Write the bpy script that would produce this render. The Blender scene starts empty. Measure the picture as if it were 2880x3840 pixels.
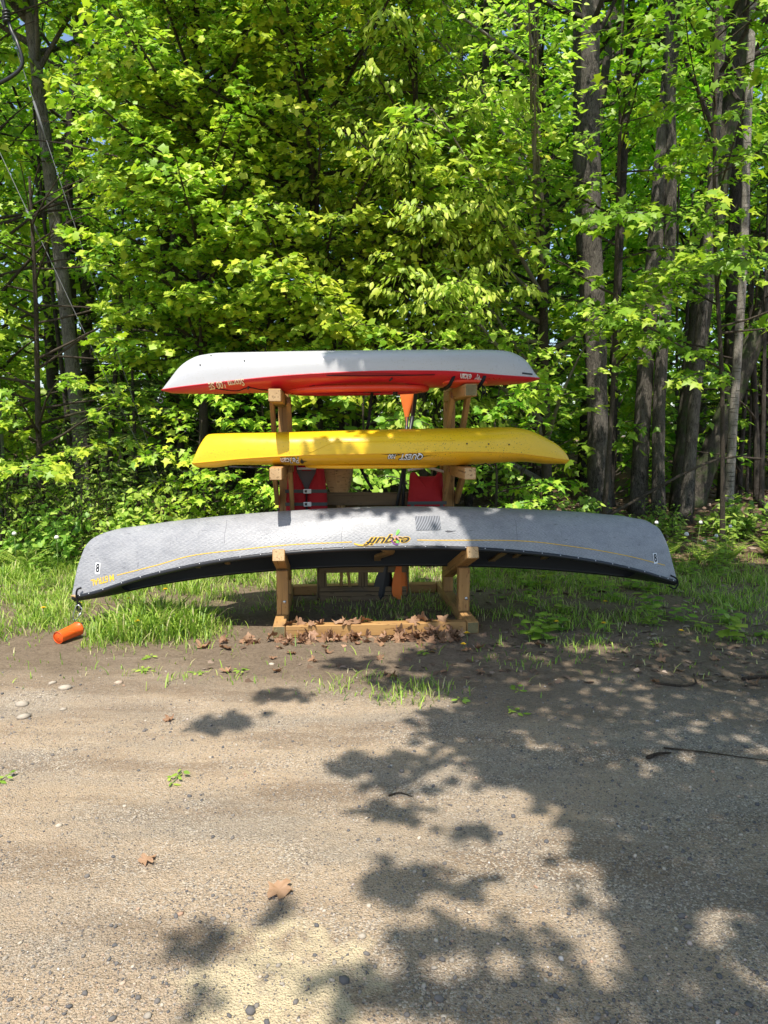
import bpy, bmesh, math, random
import numpy as np
from mathutils import Vector, Matrix, Quaternion
from mathutils.bvhtree import BVHTree
R = math.radians
rng = np.random.default_rng(7)
random.seed(7)
sc = bpy.context.scene
COL = sc.collection

# ------------------------------------------------------------------ camera
cam_d = bpy.data.cameras.new('camera')
cam = bpy.data.objects.new('camera', cam_d)
COL.objects.link(cam)
cam.location = (0, 0, 1.52)
cam.rotation_euler = (R(90 - 6.2), 0, 0)
cam_d.sensor_fit = 'HORIZONTAL'
cam_d.sensor_width = 36.0
cam_d.lens = 33.29
cam_d.clip_start = 0.05
cam_d.clip_end = 2000
sc.camera = cam

# ------------------------------------------------------------------ light
SUN = Vector((0.09, 0.47, -1.0)).normalized()          # the way the sunlight travels
world = bpy.data.worlds.new('World')
sc.world = world
world.use_nodes = True
wn = world.node_tree.nodes
sky = wn.new('ShaderNodeTexSky')
sky.sky_type = 'NISHITA'
sky.sun_disc = False
sky.sun_elevation = math.asin(-SUN.z)
sky.sun_rotation = math.atan2(-SUN.x, -SUN.y)
sky.air_density = 1.0
sky.dust_density = 1.2
wn['Background'].inputs[1].default_value = 0.15
world.node_tree.links.new(sky.outputs[0], wn['Background'].inputs[0])
sun_d = bpy.data.lights.new('sun', 'SUN')
sun_d.energy = 4.6
sun_d.angle = R(0.53)
sun_d.color = (1.0, 0.945, 0.86)
sun = bpy.data.objects.new('sun', sun_d)
sun.rotation_euler = SUN.to_track_quat('-Z', 'Y').to_euler()
sun.location = (-2, -6, 14)
COL.objects.link(sun)
sc.view_settings.view_transform = 'Standard'
sc.view_settings.look = 'None'
sc.view_settings.exposure = 0.6
sc.view_settings.gamma = 1.0
sc.view_settings.use_curve_mapping = False
sc.cycles.max_bounces = 6
sc.cycles.transmission_bounces = 3
sc.cycles.diffuse_bounces = 3
sc.cycles.use_denoising = True

# ------------------------------------------------------------------ materials
def mat(name, col=(.5, .5, .5), rough=.6, spec=.5, metal=0.0):
    m = bpy.data.materials.new(name)
    m.use_nodes = True
    b = m.node_tree.nodes['Principled BSDF']
    b.inputs['Base Color'].default_value = (*col, 1)
    b.inputs['Roughness'].default_value = rough
    b.inputs['Specular IOR Level'].default_value = spec
    b.inputs['Metallic'].default_value = metal
    return m

class NT:
    def __init__(self, m):
        self.t = m.node_tree
        self.n = self.t.nodes
        self.b = self.n['Principled BSDF']
        self.tc = self.n.new('ShaderNodeTexCoord')
    def node(self, typ, **kw):
        nd = self.n.new(typ)
        for k, v in kw.items():
            if k.startswith('i_'):
                key = k[2:]
                nd.inputs[int(key) if key.isdigit() else key].default_value = v
            else:
                setattr(nd, k, v)
        return nd
    def link(self, a, b):
        self.t.links.new(a, b)
    def mapping(self, src, scale=(1, 1, 1), loc=(0, 0, 0), rot=(0, 0, 0)):
        mp = self.node('ShaderNodeMapping')
        mp.inputs['Scale'].default_value = scale
        mp.inputs['Location'].default_value = loc
        mp.inputs['Rotation'].default_value = rot
        self.link(src, mp.inputs['Vector'])
        return mp.outputs[0]
    def noise(self, vec, scale, detail=4, rough=.55, dist=0.0):
        nd = self.node('ShaderNodeTexNoise')
        nd.inputs['Scale'].default_value = scale
        nd.inputs['Detail'].default_value = detail
        nd.inputs['Roughness'].default_value = rough
        nd.inputs['Distortion'].default_value = dist
        self.link(vec, nd.inputs['Vector'])
        return nd.outputs['Fac']
    def ramp(self, fac, stops):
        nd = self.node('ShaderNodeValToRGB')
        el = nd.color_ramp.elements
        while len(el) < len(stops):
            el.new(.5)
        for e, (p, c) in zip(el, stops):
            e.position = p
            e.color = (*c, 1) if len(c) == 3 else c
        self.link(fac, nd.inputs[0])
        return nd.outputs[0]
    def mix(self, fac, a, b, mode='MIX'):
        nd = self.node('ShaderNodeMix', data_type='RGBA', blend_type=mode)
        for sock, v in ((nd.inputs[0], fac), (nd.inputs[6], a), (nd.inputs[7], b)):
            if hasattr(v, 'is_output'):
                self.link(v, sock)
            elif isinstance(v, (int, float)):
                sock.default_value = v
            else:
                sock.default_value = (*v, 1)
        return nd.outputs[2]
    def math(self, op, a, b=None, clamp=False):
        nd = self.node('ShaderNodeMath', operation=op, use_clamp=clamp)
        for sock, v in ((nd.inputs[0], a), (nd.inputs[1], b)):
            if v is None:
                continue
            if hasattr(v, 'is_output'):
                self.link(v, sock)
            else:
                sock.default_value = v
        return nd.outputs[0]
    def bump(self, h, strength=.5, dist=.01):
        nd = self.node('ShaderNodeBump')
        nd.inputs['Strength'].default_value = strength
        nd.inputs['Distance'].default_value = dist
        self.link(h, nd.inputs['Height'])
        self.link(nd.outputs[0], self.b.inputs['Normal'])
    def color(self, c):
        self.link(c, self.b.inputs['Base Color'])

G = lambda v: (v, v, v)

def wood_mat(name, a, b, dark, rough=.75, knots=True):
    m = mat(name, a, rough, .25)
    t = NT(m)
    oi = t.node('ShaderNodeObjectInfo')
    cmb = t.node('ShaderNodeVectorMath', operation='ADD')
    sc_ = t.node('ShaderNodeVectorMath', operation='SCALE')
    sc_.inputs[3].default_value = 37.0
    c3 = t.node('ShaderNodeCombineXYZ')
    t.link(oi.outputs['Random'], c3.inputs[0]); t.link(oi.outputs['Random'], c3.inputs[1]); t.link(oi.outputs['Random'], c3.inputs[2])
    t.link(c3.outputs[0], sc_.inputs[0])
    t.link(t.tc.outputs['Object'], cmb.inputs[0]); t.link(sc_.outputs[0], cmb.inputs[1])
    v = cmb.outputs[0]
    g1 = t.noise(t.mapping(v, (1.3, 24, 24)), 3.0, 5, .6, .6)
    g2 = t.noise(t.mapping(v, (.8, 5, 5)), 2.0, 3)
    c = t.mix(g1, a, b)
    c = t.mix(t.ramp(g2, [(.35, G(0)), (.75, G(1))]), c, t.mix(.6, c, dark), 'MIX')
    sp = t.noise(t.mapping(v, (6, 22, 22)), 2.2, 2, .4)
    c = t.mix(t.ramp(sp, [(.645, G(0)), (.70, G(.85))]), c, dark)
    cr = t.noise(t.mapping(v, (1.0, 40, 40)), 1.6, 2, .3)
    c = t.mix(t.ramp(cr, [(.63, G(0)), (.67, G(.75))]), c, tuple(x * .35 for x in dark))
    gy_ = t.noise(t.mapping(v, (3, 7, 7)), 1.4, 5, .7)
    c = t.mix(t.ramp(gy_, [(.5, G(0)), (.72, G(.5))]), c, tuple(.55 * x + .06 for x in dark))
    c = t.mix(t.math('MULTIPLY', oi.outputs['Random'], .35), c, tuple(x * .62 for x in a))
    t.color(c)
    t.bump(g1, .35, .004)
    return m

def leaf_mat(name, stops, trans=.38, rough=.45, spec=.35, tcol=None, vary=1.0):
    m = mat(name, stops[0][1], rough, spec)
    t = NT(m)
    at = t.node('ShaderNodeAttribute', attribute_name='tint')
    c = t.ramp(at.outputs['Fac'], stops)
    oi = t.node('ShaderNodeObjectInfo')                      # every tree has its own green
    hs = t.node('ShaderNodeHueSaturation')
    t.link(t.math('ADD', t.math('MULTIPLY', oi.outputs['Random'], .034 * vary), .5 - .016 * vary), hs.inputs['Hue'])
    t.link(t.math('ADD', t.math('MULTIPLY', t.math('FRACT', t.math('MULTIPLY', oi.outputs['Random'], 7.3)), .34 * vary), 1 - .15 * vary), hs.inputs['Value'])
    hs.inputs['Saturation'].default_value = .97
    t.link(c, hs.inputs['Color'])
    c = hs.outputs[0]
    t.color(c)
    tr = t.node('ShaderNodeBsdfTranslucent')
    t.link(t.mix(1.0, c, tcol or (1.0, 1.25, .55), 'MULTIPLY'), tr.inputs[0])
    mx = t.node('ShaderNodeMixShader')
    mx.inputs[0].default_value = trans
    out = [n for n in t.n if n.type == 'OUTPUT_MATERIAL'][0]
    t.link(t.b.outputs[0], mx.inputs[1]); t.link(tr.outputs[0], mx.inputs[2])
    t.link(mx.outputs[0], out.inputs[0])
    return m

def bark_mat(name, a, b, scale=1.0, moss=None, bands=False):
    m = mat(name, a, .9, .15)
    t = NT(m)
    v = t.tc.outputs['Object']
    rid = t.noise(t.mapping(v, (17 * scale, 17 * scale, 5.0 * scale)), 2.4, 7, .78, 1.1)
    big = t.noise(v, 2.2, 4)
    c = t.mix(t.ramp(rid, [(.40, G(0)), (.58, G(1))]), b, a)
    c = t.mix(t.ramp(big, [(.45, G(0)), (.7, G(.55))]), c, tuple(min(1, x * 1.5) for x in a))
    if moss:
        c = t.mix(t.ramp(t.noise(v, 3.5, 5, .7), [(.48, G(0)), (.62, G(.8))]), c, moss)
    if bands:
        bd = t.noise(t.mapping(v, (3, 3, 26)), 1.5, 3, .5)
        c = t.mix(t.ramp(bd, [(.58, G(0)), (.66, G(.85))]), c, (.05, .045, .04))
    t.color(c)
    t.bump(rid, 1.0, .05)
    return m

M = {}
M['wood'] = wood_mat('rack_wood', (.56, .33, .125), (.42, .22, .075), (.24, .115, .04))
M['endgrain'] = wood_mat('rack_end_grain', (.66, .47, .26), (.58, .38, .19), (.36, .2, .09))
M['endgrain_weathered'] = wood_mat('rack_end_grain_weathered', (.21, .17, .085), (.14, .11, .055), (.3, .27, .12))
M['pallet'] = wood_mat('pallet_wood', (.27, .185, .10), (.17, .115, .062), (.08, .055, .03))
M['paddlewood'] = wood_mat('paddle_wood', (.60, .38, .17), (.46, .27, .11), (.30, .16, .07), .45)
M['yoke'] = wood_mat('yoke_wood', (.66, .45, .22), (.5, .31, .13), (.3, .17, .07), .4)
M['white'] = None
def plastic(name, col, rough=.35, spec=.5, dirt=(.35, .3, .22), amt=.35, fade=1.12):
    m = mat(name, col, rough, spec)
    t = NT(m)
    v = t.tc.outputs['Object']
    big = t.noise(t.mapping(v, (1, 2, 3)), 1.7, 3)
    c = t.mix(t.ramp(big, [(.4, G(0)), (.75, G(1))]), col, tuple(min(.9, x * fade + .01) for x in col))
    sp = t.noise(v, 105, 2, .4)
    ms = t.noise(v, 3.0, 3)
    f = t.math('MULTIPLY', t.ramp(sp, [(.64, G(0)), (.70, G(1))]), t.ramp(ms, [(.46, G(0)), (.62, G(1))]))
    c = t.mix(t.math('MULTIPLY', f, amt), c, dirt)
    scr = t.noise(t.mapping(v, (2, 30, 60), rot=(0, .1, 0)), 3, 3, .6)
    c = t.mix(t.ramp(scr, [(.60, G(0)), (.72, G(.30))]), c, dirt)
    t.color(c)
    t.link(t.ramp(t.noise(v, 12, 4), [(.3, G(rough * .75)), (.7, G(min(1, rough * 1.35)))]), t.b.inputs['Roughness'])
    t.bump(t.noise(v, 6, 2), .04, .02)
    return m
M['white'] = plastic('white_hull', (.48, .485, .495), .34, amt=.5, fade=1.04)
M['red'] = plastic('red_deck', (.56, .012, .026), .36, dirt=(.2, .03, .03))
M['sunlit_red'] = plastic('sunlit_red_deck', (.72, .055, .02), .36, dirt=(.25, .04, .03))  # red deck plastic with the sun's orange cast put into its colour
M['yellow'] = plastic('yellow_hull', (.82, .53, .012), .36, dirt=(.10, .075, .03), amt=.9, fade=1.04)
M['yellow_deck'] = plastic('yellow_deck', (.78, .42, .008), .36, dirt=(.12, .08, .03), amt=.9)
M['black'] = mat('black_plastic', (.018, .019, .022), .42, .5)
M['black_rubber'] = mat('black_webbing', (.012, .012, .013), .75, .3)
M['dark_interior'] = mat('canoe_interior', (.022, .024, .028), .6, .35)
M['grey_metal'] = mat('zinc', (.6, .6, .62), .35, .5, .9)
M['rivet'] = mat('rivet_steel', (.65, .65, .66), .3, .5, .8)
M['decal_white'] = mat('decal_white', (.8, .8, .8), .45)
M['decal_cream'] = mat('decal_cream', (.72, .60, .40), .45)
M['decal_black'] = mat('decal_black', (.012, .012, .012), .45)
M['decal_yellow'] = mat('decal_yellow', (.75, .45, .03), .45)
M['decal_green'] = mat('decal_green', (.16, .5, .06), .45)
M['decal_purple'] = mat('decal_purple', (.18, .04, .22), .45)
M['decal_pink'] = mat('decal_pink', (.55, .28, .26), .45)
M['orange'] = plastic('orange_plastic', (.85, .115, .012), .4, dirt=(.4, .1, .03))
M['orange_blade'] = plastic('orange_blade', (.85, .19, .03), .45, dirt=(.3, .1, .03))
M['red_fabric'] = mat('red_nylon', (.42, .016, .022), .7, .3)
M['grey_fabric'] = mat('grey_fabric', (.16, .155, .165), .8, .2)
M['grey_webbing'] = mat('grey_webbing', (.10, .105, .10), .8, .2)
M['hanger'] = mat('white_hanger', (.78, .78, .76), .4)
M['guard'] = mat('guy_guard', (.8, .5, .02), .45)
M['wire'] = mat('guy_wire', (.14, .145, .15), .7, .2)
t = NT(M['red_fabric']); t.bump(t.noise(t.tc.outputs['Object'], 9, 4, .6, .8), .5, .03)

# woven composite hull of the canoe
m = M['weave'] = mat('woven_hull', (.3, .31, .33), .3, .5)
t = NT(m); v = t.tc.outputs['Object']
w1 = t.node('ShaderNodeTexWave', wave_type='BANDS', bands_direction='DIAGONAL')
w1.inputs['Scale'].default_value = 21.0; w1.inputs['Distortion'].default_value = 3.2; w1.inputs['Detail'].default_value = 3; w1.inputs['Detail Scale'].default_value = 2.0
t.link(t.mapping(v, (.8, 1, 2.6)), w1.inputs['Vector'])
w2 = t.node('ShaderNodeTexWave', wave_type='BANDS', bands_direction='X')
w2.inputs['Scale'].default_value = 47.0; w2.inputs['Distortion'].default_value = 5.0
t.link(v, w2.inputs['Vector'])
wv = t.math('MULTIPLY', w1.outputs['Fac'], t.math('ADD', t.math('MULTIPLY', w2.outputs['Fac'], .35), .65))
c = t.mix(wv, (.15, .155, .17), (.45, .45, .455))
c = t.mix(t.ramp(t.noise(t.mapping(v, (.6, 1, 2)), 3.0, 5, .65), [(.3, G(0)), (.75, G(.45))]), c, (.38, .38, .385))
c = t.mix(t.ramp(t.noise(t.mapping(v, (2.2, 2, 5)), 2.6, 6, .75), [(.45, G(0)), (.68, G(.55))]), c, (.17, .175, .19))
sc1 = t.noise(t.mapping(v, (9, 9, 60), rot=(0, .25, 0)), 1.6, 3, .6)
c = t.mix(t.ramp(sc1, [(.64, G(0)), (.70, G(.6))]), c, (.09, .09, .10))
sc2 = t.noise(t.mapping(v, (60, 9, 6), rot=(0, .4, 0)), 1.2, 3, .6)
c = t.mix(t.ramp(sc2, [(.66, G(0)), (.73, G(.5))]), c, (.10, .10, .11))
t.color(c); t.bump(wv, .25, .004)
t.link(t.ramp(t.noise(v, 7, 4), [(.3, G(.28)), (.7, G(.5))]), t.b.inputs['Roughness'])
m = M['patch'] = mat('patch_weave', (.1, .1, .12), .22, .6)
t = NT(m); v = t.tc.outputs['Object']
w1 = t.node('ShaderNodeTexWave', wave_type='BANDS', bands_direction='DIAGONAL'); w1.inputs['Scale'].default_value = 24.0; w1.inputs['Distortion'].default_value = .8
t.link(t.mapping(v, (1.2, 1, -1.6)), w1.inputs['Vector'])
t.color(t.mix(w1.outputs['Fac'], (.11, .115, .125), (.26, .27, .30)))

# leaves
M['maple_leaf'] = leaf_mat('maple_leaf', [(0, (.12, .28, .016)), (.5, (.31, .50, .028)), (1, (.62, .70, .05))])
M['maple_dark'] = leaf_mat('maple_leaf_green', [(0, (.09, .23, .012)), (.5, (.20, .40, .020)), (1, (.42, .56, .03))])
M['beech_leaf'] = leaf_mat('narrow_leaf', [(0, (.17, .30, .02)), (.5, (.36, .52, .045)), (1, (.60, .68, .10))])
M['bass_leaf'] = leaf_mat('heart_leaf', [(0, (.14, .28, .02)), (.5, (.32, .49, .045)), (1, (.56, .65, .09))])
M['shrub_leaf'] = leaf_mat('shrub_leaf', [(0, (.12, .24, .025)), (.5, (.27, .43, .045)), (1, (.48, .58, .09))])
M['far_leaf'] = leaf_mat('far_leaf', [(0, (.11, .26, .014)), (.5, (.25, .45, .024)), (1, (.50, .63, .04))], trans=.45)
M['needle'] = leaf_mat('fir_needle', [(0, (.03, .075, .02)), (.6, (.07, .14, .03)), (1, (.28, .36, .07))], trans=.1)
M['dark_needle'] = leaf_mat('spruce_needle', [(0, (.010, .026, .010)), (.6, (.022, .05, .015)), (1, (.05, .09, .02))], trans=.05)
M['grass'] = leaf_mat('grass_blade', [(0, (.08, .18, .02)), (.45, (.25, .40, .035)), (.8, (.45, .56, .08)), (.9, (.45, .43, .16)), (1, (.55, .47, .26))], trans=.3, vary=.4)
M['dead_leaf'] = leaf_mat('dead_maple_leaf', [(0, (.17, .085, .04)), (.5, (.33, .185, .10)), (1, (.50, .32, .20))], trans=.12, rough=.65, tcol=(1, .7, .4), vary=.25)
M['litter'] = leaf_mat('litter_leaf', [(0, (.08, .05, .03)), (.5, (.17, .105, .065)), (1, (.33, .25, .19))], trans=.05, rough=.8, tcol=(1, .7, .4), vary=0)
M['petal'] = mat('dandelion_petal', (.85, .55, .01), .6)
M['puff'] = mat('dandelion_puff', (.72, .71, .66), .8)
M['stalk'] = mat('green_stalk', (.16, .22, .06), .6)
M['bark'] = bark_mat('grey_bark', (.20, .178, .148), (.03, .026, .022))
M['bark_sunlit'] = bark_mat('sunlit_grey_bark', (.30, .275, .235), (.07, .06, .05))  # grey bark made paler: sunlight on the left trunk painted in
M['bark_dark'] = bark_mat('dark_bark', (.10, .085, .07), (.03, .026, .022))
M['bark_thin'] = bark_mat('twig_bark', (.13, .105, .08), (.055, .045, .035), 2)
M['bark_pale'] = bark_mat('pale_twig_bark', (.38, .34, .28), (.19, .165, .13), 2)
M['bark_moss'] = bark_mat('mossy_bark', (.13, .115, .09), (.035, .03, .025), 1, (.07, .11, .03))
M['birch'] = bark_mat('birch_bark', (.44, .40, .34), (.20, .17, .14), 1.4, None, True)
M['twig_brown'] = bark_mat('dead_stick', (.16, .12, .085), (.06, .045, .035), 3)
M['pole'] = mat('utility_pole', (.33, .34, .36), .8, .2)

# ------------------------------------------------------------------ mesh helpers
def link(o, parent=None):
    COL.objects.link(o)
    if parent is not None:
        o.parent = parent
    return o

def tag(o, label=None, cat=None, group=None, kind=None):
    if label: o['label'] = label
    if cat: o['category'] = cat
    if group: o['group'] = group
    if kind: o['kind'] = kind
    return o

def root(name, loc, label, cat, group=None, rz=0.0):
    o = bpy.data.objects.new(name, None)
    o.empty_display_size = .1
    o.location = loc
    o.rotation_euler = (0, 0, rz)
    COL.objects.link(o)
    return tag(o, label, cat, group)

def mesh_from(name, V, F, material, smooth=False, tint=None):
    """V (n,3) array; F list of index tuples or (m,k) array"""
    me = bpy.data.meshes.new(name)
    V = np.asarray(V, dtype=np.float32).reshape(-1, 3)
    if isinstance(F, np.ndarray):
        k = F.shape[1]
        me.vertices.add(len(V)); me.vertices.foreach_set('co', V.ravel())
        me.loops.add(F.size); me.loops.foreach_set('vertex_index', F.astype(np.int32).ravel())
        me.polygons.add(len(F))
        me.polygons.foreach_set('loop_start', np.arange(0, F.size, k, dtype=np.int32))
        me.polygons.foreach_set('loop_total', np.full(len(F), k, dtype=np.int32))
        me.update(calc_edges=True)
    else:
        me.from_pydata([tuple(map(float, v)) for v in V], [], F)
    if smooth:
        me.polygons.foreach_set('use_smooth', np.ones(len(me.polygons), dtype=bool))
    if tint is not None:
        a = me.attributes.new('tint', 'FLOAT', 'POINT')
        a.data.foreach_set('value', np.asarray(tint, dtype=np.float32))
    if material is not None:
        me.materials.append(material)
    me.update()
    return me

def obj(name, V, F, material, parent=None, smooth=False, tint=None):
    o = bpy.data.objects.new(name, mesh_from(name, V, F, material, smooth, tint))
    return link(o, parent)

def frames(P):
    P = np.asarray(P, float)
    T = np.gradient(P, axis=0)
    T /= np.linalg.norm(T, axis=1)[:, None] + 1e-9
    up = np.array([0, 0, 1.0]) if abs(T[0][2]) < .9 else np.array([1.0, 0, 0])
    U = np.zeros_like(P); W = np.zeros_like(P)
    u = np.cross(T[0], up); u /= np.linalg.norm(u)
    for i in range(len(P)):
        u = u - T[i] * (u @ T[i]); u /= np.linalg.norm(u) + 1e-9
        U[i] = u; W[i] = np.cross(T[i], u)
    return T, U, W

class Tubes:
    """collects tapered tubes (quads) for one mesh"""
    def __init__(self): self.V = []; self.F = []; self.n = 0
    def add(self, P, r, sides=6, rough=0.0, squash=1.0, closed=True):
        P = np.asarray(P, float); k = len(P)
        r = np.broadcast_to(np.asarray(r, float), (k,)) if np.ndim(r) < 2 else r
        T, U, W = frames(P)
        a = np.linspace(0, 2 * np.pi, sides, endpoint=False)
        rr = r[:, None] * np.ones(sides)[None]
        if rough: rr = rr * (1 + rng.normal(0, rough, rr.shape))
        ring = P[:, None] + U[:, None] * (rr * np.cos(a))[..., None] + W[:, None] * (rr * np.sin(a) * squash)[..., None]
        self.V.append(ring.reshape(-1, 3))
        i = np.arange(k - 1)[:, None] * sides; j = np.arange(sides)[None]; j2 = (j + 1) % sides
        f = np.stack([i + j, i + j2, i + sides + j2, i + sides + j], -1).reshape(-1, 4) + self.n
        self.F.append(f); self.n += k * sides
        if closed and k >= 2:
            for s, ptc in ((0, P[0]), (k - 1, P[-1])):
                self.V.append(np.array([ptc])); b = self.n - (k * sides) if s == 0 else self.n - sides - (0)
            # caps are added as degenerate quads round the end centres
            base = self.n - k * sides
            c0 = self.n; c1 = self.n + 1
            jj = np.arange(sides); jn = (jj + 1) % sides
            q0 = np.stack([np.full(sides, c0), base + jn, base + jj], -1)
            e = base + (k - 1) * sides
            q1 = np.stack([np.full(sides, c1), e + jj, e + jn], -1)
            self.caps = getattr(self, 'caps', []) + [q0, q1]
            self.n += 2
    def build(self, name, material, parent=None, smooth=True, shift=(0, 0, 0)):
        V = np.concatenate(self.V) - np.asarray(shift, float)
        me = bpy.data.meshes.new(name)
        Q = np.concatenate(self.F); C = np.concatenate(self.caps) if getattr(self, 'caps', None) else np.zeros((0, 3), int)
        me.vertices.add(len(V)); me.vertices.foreach_set('co', V.astype(np.float32).ravel())
        loops = np.concatenate([Q.ravel(), C.ravel()]).astype(np.int32)
        me.loops.add(len(loops)); me.loops.foreach_set('vertex_index', loops)
        tot = np.concatenate([np.full(len(Q), 4), np.full(len(C), 3)]).astype(np.int32)
        me.polygons.add(len(tot))
        me.polygons.foreach_set('loop_start', np.concatenate([[0], np.cumsum(tot)[:-1]]).astype(np.int32))
        me.polygons.foreach_set('loop_total', tot)
        me.update(calc_edges=True)
        if smooth: me.polygons.foreach_set('use_smooth', np.ones(len(me.polygons), dtype=bool))
        me.materials.append(material)
        return link(bpy.data.objects.new(name, me), parent)

def tube(name, P, r, material, parent=None, sides=8, shift=(0, 0, 0), squash=1.0):
    tb = Tubes(); tb.add(P, r, sides, squash=squash)
    return tb.build(name, material, parent, True, shift)

def crom(P, n):
    P = np.asarray(P, float); Q = np.vstack([2 * P[0] - P[1], P, 2 * P[-1] - P[-2]])
    out = []
    for i in range(len(P) - 1):
        p0, p1, p2, p3 = Q[i:i + 4]
        for s in np.linspace(0, 1, n, endpoint=False):
            out.append(.5 * ((2 * p1) + (-p0 + p2) * s + (2 * p0 - 5 * p1 + 4 * p2 - p3) * s * s + (-p0 + 3 * p1 - 3 * p2 + p3) * s ** 3))
    out.append(P[-1])
    return np.array(out)

def box_mesh(name, sx, sy, sz, material, bev=.004, endmat=None, end2=None):
    bm = bmesh.new()
    bmesh.ops.create_cube(bm, size=1.0)
    bmesh.ops.scale(bm, vec=(sx, sy, sz), verts=bm.verts)
    bmesh.ops.bevel(bm, geom=list(bm.edges), offset=bev, segments=1, affect='EDGES', profile=.6)
    me = bpy.data.meshes.new(name)
    bm.normal_update()
    for f in bm.faces:
        if endmat and f.normal.x < -.95: f.material_index = 1
        if (end2 or endmat) and f.normal.x > .95: f.material_index = 1
    bm.to_mesh(me); bm.free()
    me.materials.append(material)
    if endmat: me.materials.append(endmat)
    return me

def timber(name, p0, p1, w, h, parent, material=None, endmat=None, bev=.005, roll=0.0):
    """a beam from p0 to p1; local x runs along it, w across, h up"""
    p0 = Vector(p0); p1 = Vector(p1); d = p1 - p0
    q = d.to_track_quat('X', 'Z')
    o = bpy.data.objects.new(name, box_mesh(name, d.length, w, h, material or M['wood'], bev, endmat or M['endgrain']))
    o.rotation_mode = 'QUATERNION'
    o.rotation_quaternion = q @ Quaternion((1, 0, 0), roll)
    o.location = (p0 + p1) / 2
    return link(o, parent)

# value noise for layout masks
class VN:
    def __init__(s, seed): s.g = np.random.default_rng(seed).random((64, 64))
    def __call__(s, x, y):
        x = np.asarray(x, float); y = np.asarray(y, float)
        xi = np.floor(x).astype(int); yi = np.floor(y).astype(int); fx = x - xi; fy = y - yi
        fx = fx * fx * (3 - 2 * fx); fy = fy * fy * (3 - 2 * fy); g = s.g
        a = g[xi % 64, yi % 64]; b = g[(xi + 1) % 64, yi % 64]; c = g[xi % 64, (yi + 1) % 64]; d = g[(xi + 1) % 64, (yi + 1) % 64]
        return (a * (1 - fx) + b * fx) * (1 - fy) + (c * (1 - fx) + d * fx) * fy
vn1, vn2, vn3 = VN(1), VN(2), VN(3)
def fbm(x, y, s): return .55 * vn1(x * s, y * s) + .3 * vn2(x * s * 2.1, y * s * 2.1) + .15 * vn3(x * s * 4.3, y * s * 4.3)
def sstep(a, b, x):
    t_ = np.clip((np.asarray(x, float) - a) / (b - a), 0, 1); return t_ * t_ * (3 - 2 * t_)

# ------------------------------------------------------------------ ground
def gz(x, y):
    x = np.asarray(x, float); y = np.asarray(y, float)
    z = .42 * sstep(7.6, 12.5, y) + .5 * sstep(12, 26, y)
    near = 1 - sstep(30, 60, np.abs(x) + np.abs(y))
    z = z + near * ((fbm(x + 9, y + 3, .9) - .5) * .05 * sstep(6.6, 8.5, y) + (fbm(x, y, 2.4) - .5) * .018 + (fbm(x + 4, y, 7.0) - .5) * .008)
    # a low broken edge where the drive meets the verge on the left, and two shallow tyre ruts
    e = 3.9 + .22 * (fbm(x, 0 * x + 2.5, 1.6) - .5) - .12 * (x + 1.5)
    z = z + .03 * sstep(-.12, .02, y - e) * (1 - sstep(.1, .9, y - e)) * (1 - sstep(-1.3, -.5, x)) * near
    z = z - .014 * np.exp(-((y - 2.9 + .10 * x) / .22) ** 2) - .012 * np.exp(-((y - 4.35 + .05 * x) / .2) ** 2) * sstep(-.4, .6, x)
    return z

xs = np.concatenate([-np.geomspace(160, 5, 22), np.arange(-4.8, 4.81, .05), np.geomspace(5, 160, 22)])
ys = np.concatenate([-np.geomspace(160, 1, 20), np.arange(-.5, .8, .3), np.arange(1.0, 9.01, .05), np.geomspace(9.3, 300, 40)])
XX, YY = np.meshgrid(xs, ys, indexing='xy')
ZZ = gz(XX, YY)
nx, ny = len(xs), len(ys)
ii, jj = np.meshgrid(np.arange(nx - 1), np.arange(ny - 1), indexing='xy')
b0 = (jj * nx + ii).ravel()
ground = obj('ground', np.stack([XX, YY, ZZ], -1).reshape(-1, 3), np.stack([b0, b0 + 1, b0 + nx + 1, b0 + nx], -1), None, None, True)
tag(ground, 'sandy gravel drive running into a grassy verge and woodland floor', 'ground', kind='structure')
del ground['category']
m = mat('gravel_and_soil', (.36, .31, .24), .92, .12)
t = NT(m); v = t.tc.outputs['Object']
sep = t.node('ShaderNodeSeparateXYZ'); t.link(v, sep.inputs[0]); X_, Y_ = sep.outputs[0], sep.outputs[1]
fine = t.noise(v, 170, 4, .8); grit = t.noise(v, 38, 4, .75); mid = t.noise(v, 9, 4, .6); big = t.noise(v, 1.1, 4, .55)
vor = t.node('ShaderNodeTexVoronoi'); vor.inputs['Scale'].default_value = 70; t.link(v, vor.inputs['Vector'])
sand = t.mix(big, (.58, .425, .275), (.46, .35, .235))
sand = t.mix(t.ramp(t.noise(t.mapping(v, (.5, 1.6, 1)), 1.6, 4), [(.45, G(0)), (.62, G(.8))]), sand, (.36, .295, .22))
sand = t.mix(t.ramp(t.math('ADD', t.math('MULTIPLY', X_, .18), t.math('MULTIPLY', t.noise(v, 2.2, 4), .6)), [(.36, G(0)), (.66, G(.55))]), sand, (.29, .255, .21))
sand = t.mix(t.ramp(t.noise(t.mapping(v, (.55, 2.2, 1), rot=(0, 0, .15)), 1.3, 5, .65), [(.49, G(0)), (.62, G(.75))]), sand, (.26, .18, .112))
sand = t.mix(t.ramp(fine, [(.34, G(.6)), (.50, G(0))]), sand, (.20, .17, .135))
sand = t.mix(t.ramp(fine, [(.56, G(0)), (.68, G(.8))]), sand, (.76, .66, .52))
sand = t.mix(t.ramp(grit, [(.58, G(0)), (.72, G(.55))]), sand, (.74, .65, .52))
chips = t.math('MULTIPLY', t.ramp(vor.outputs['Distance'], [(.18, G(1)), (.4, G(0))]), t.ramp(mid, [(.36, G(0)), (.52, G(.9))]))
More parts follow.
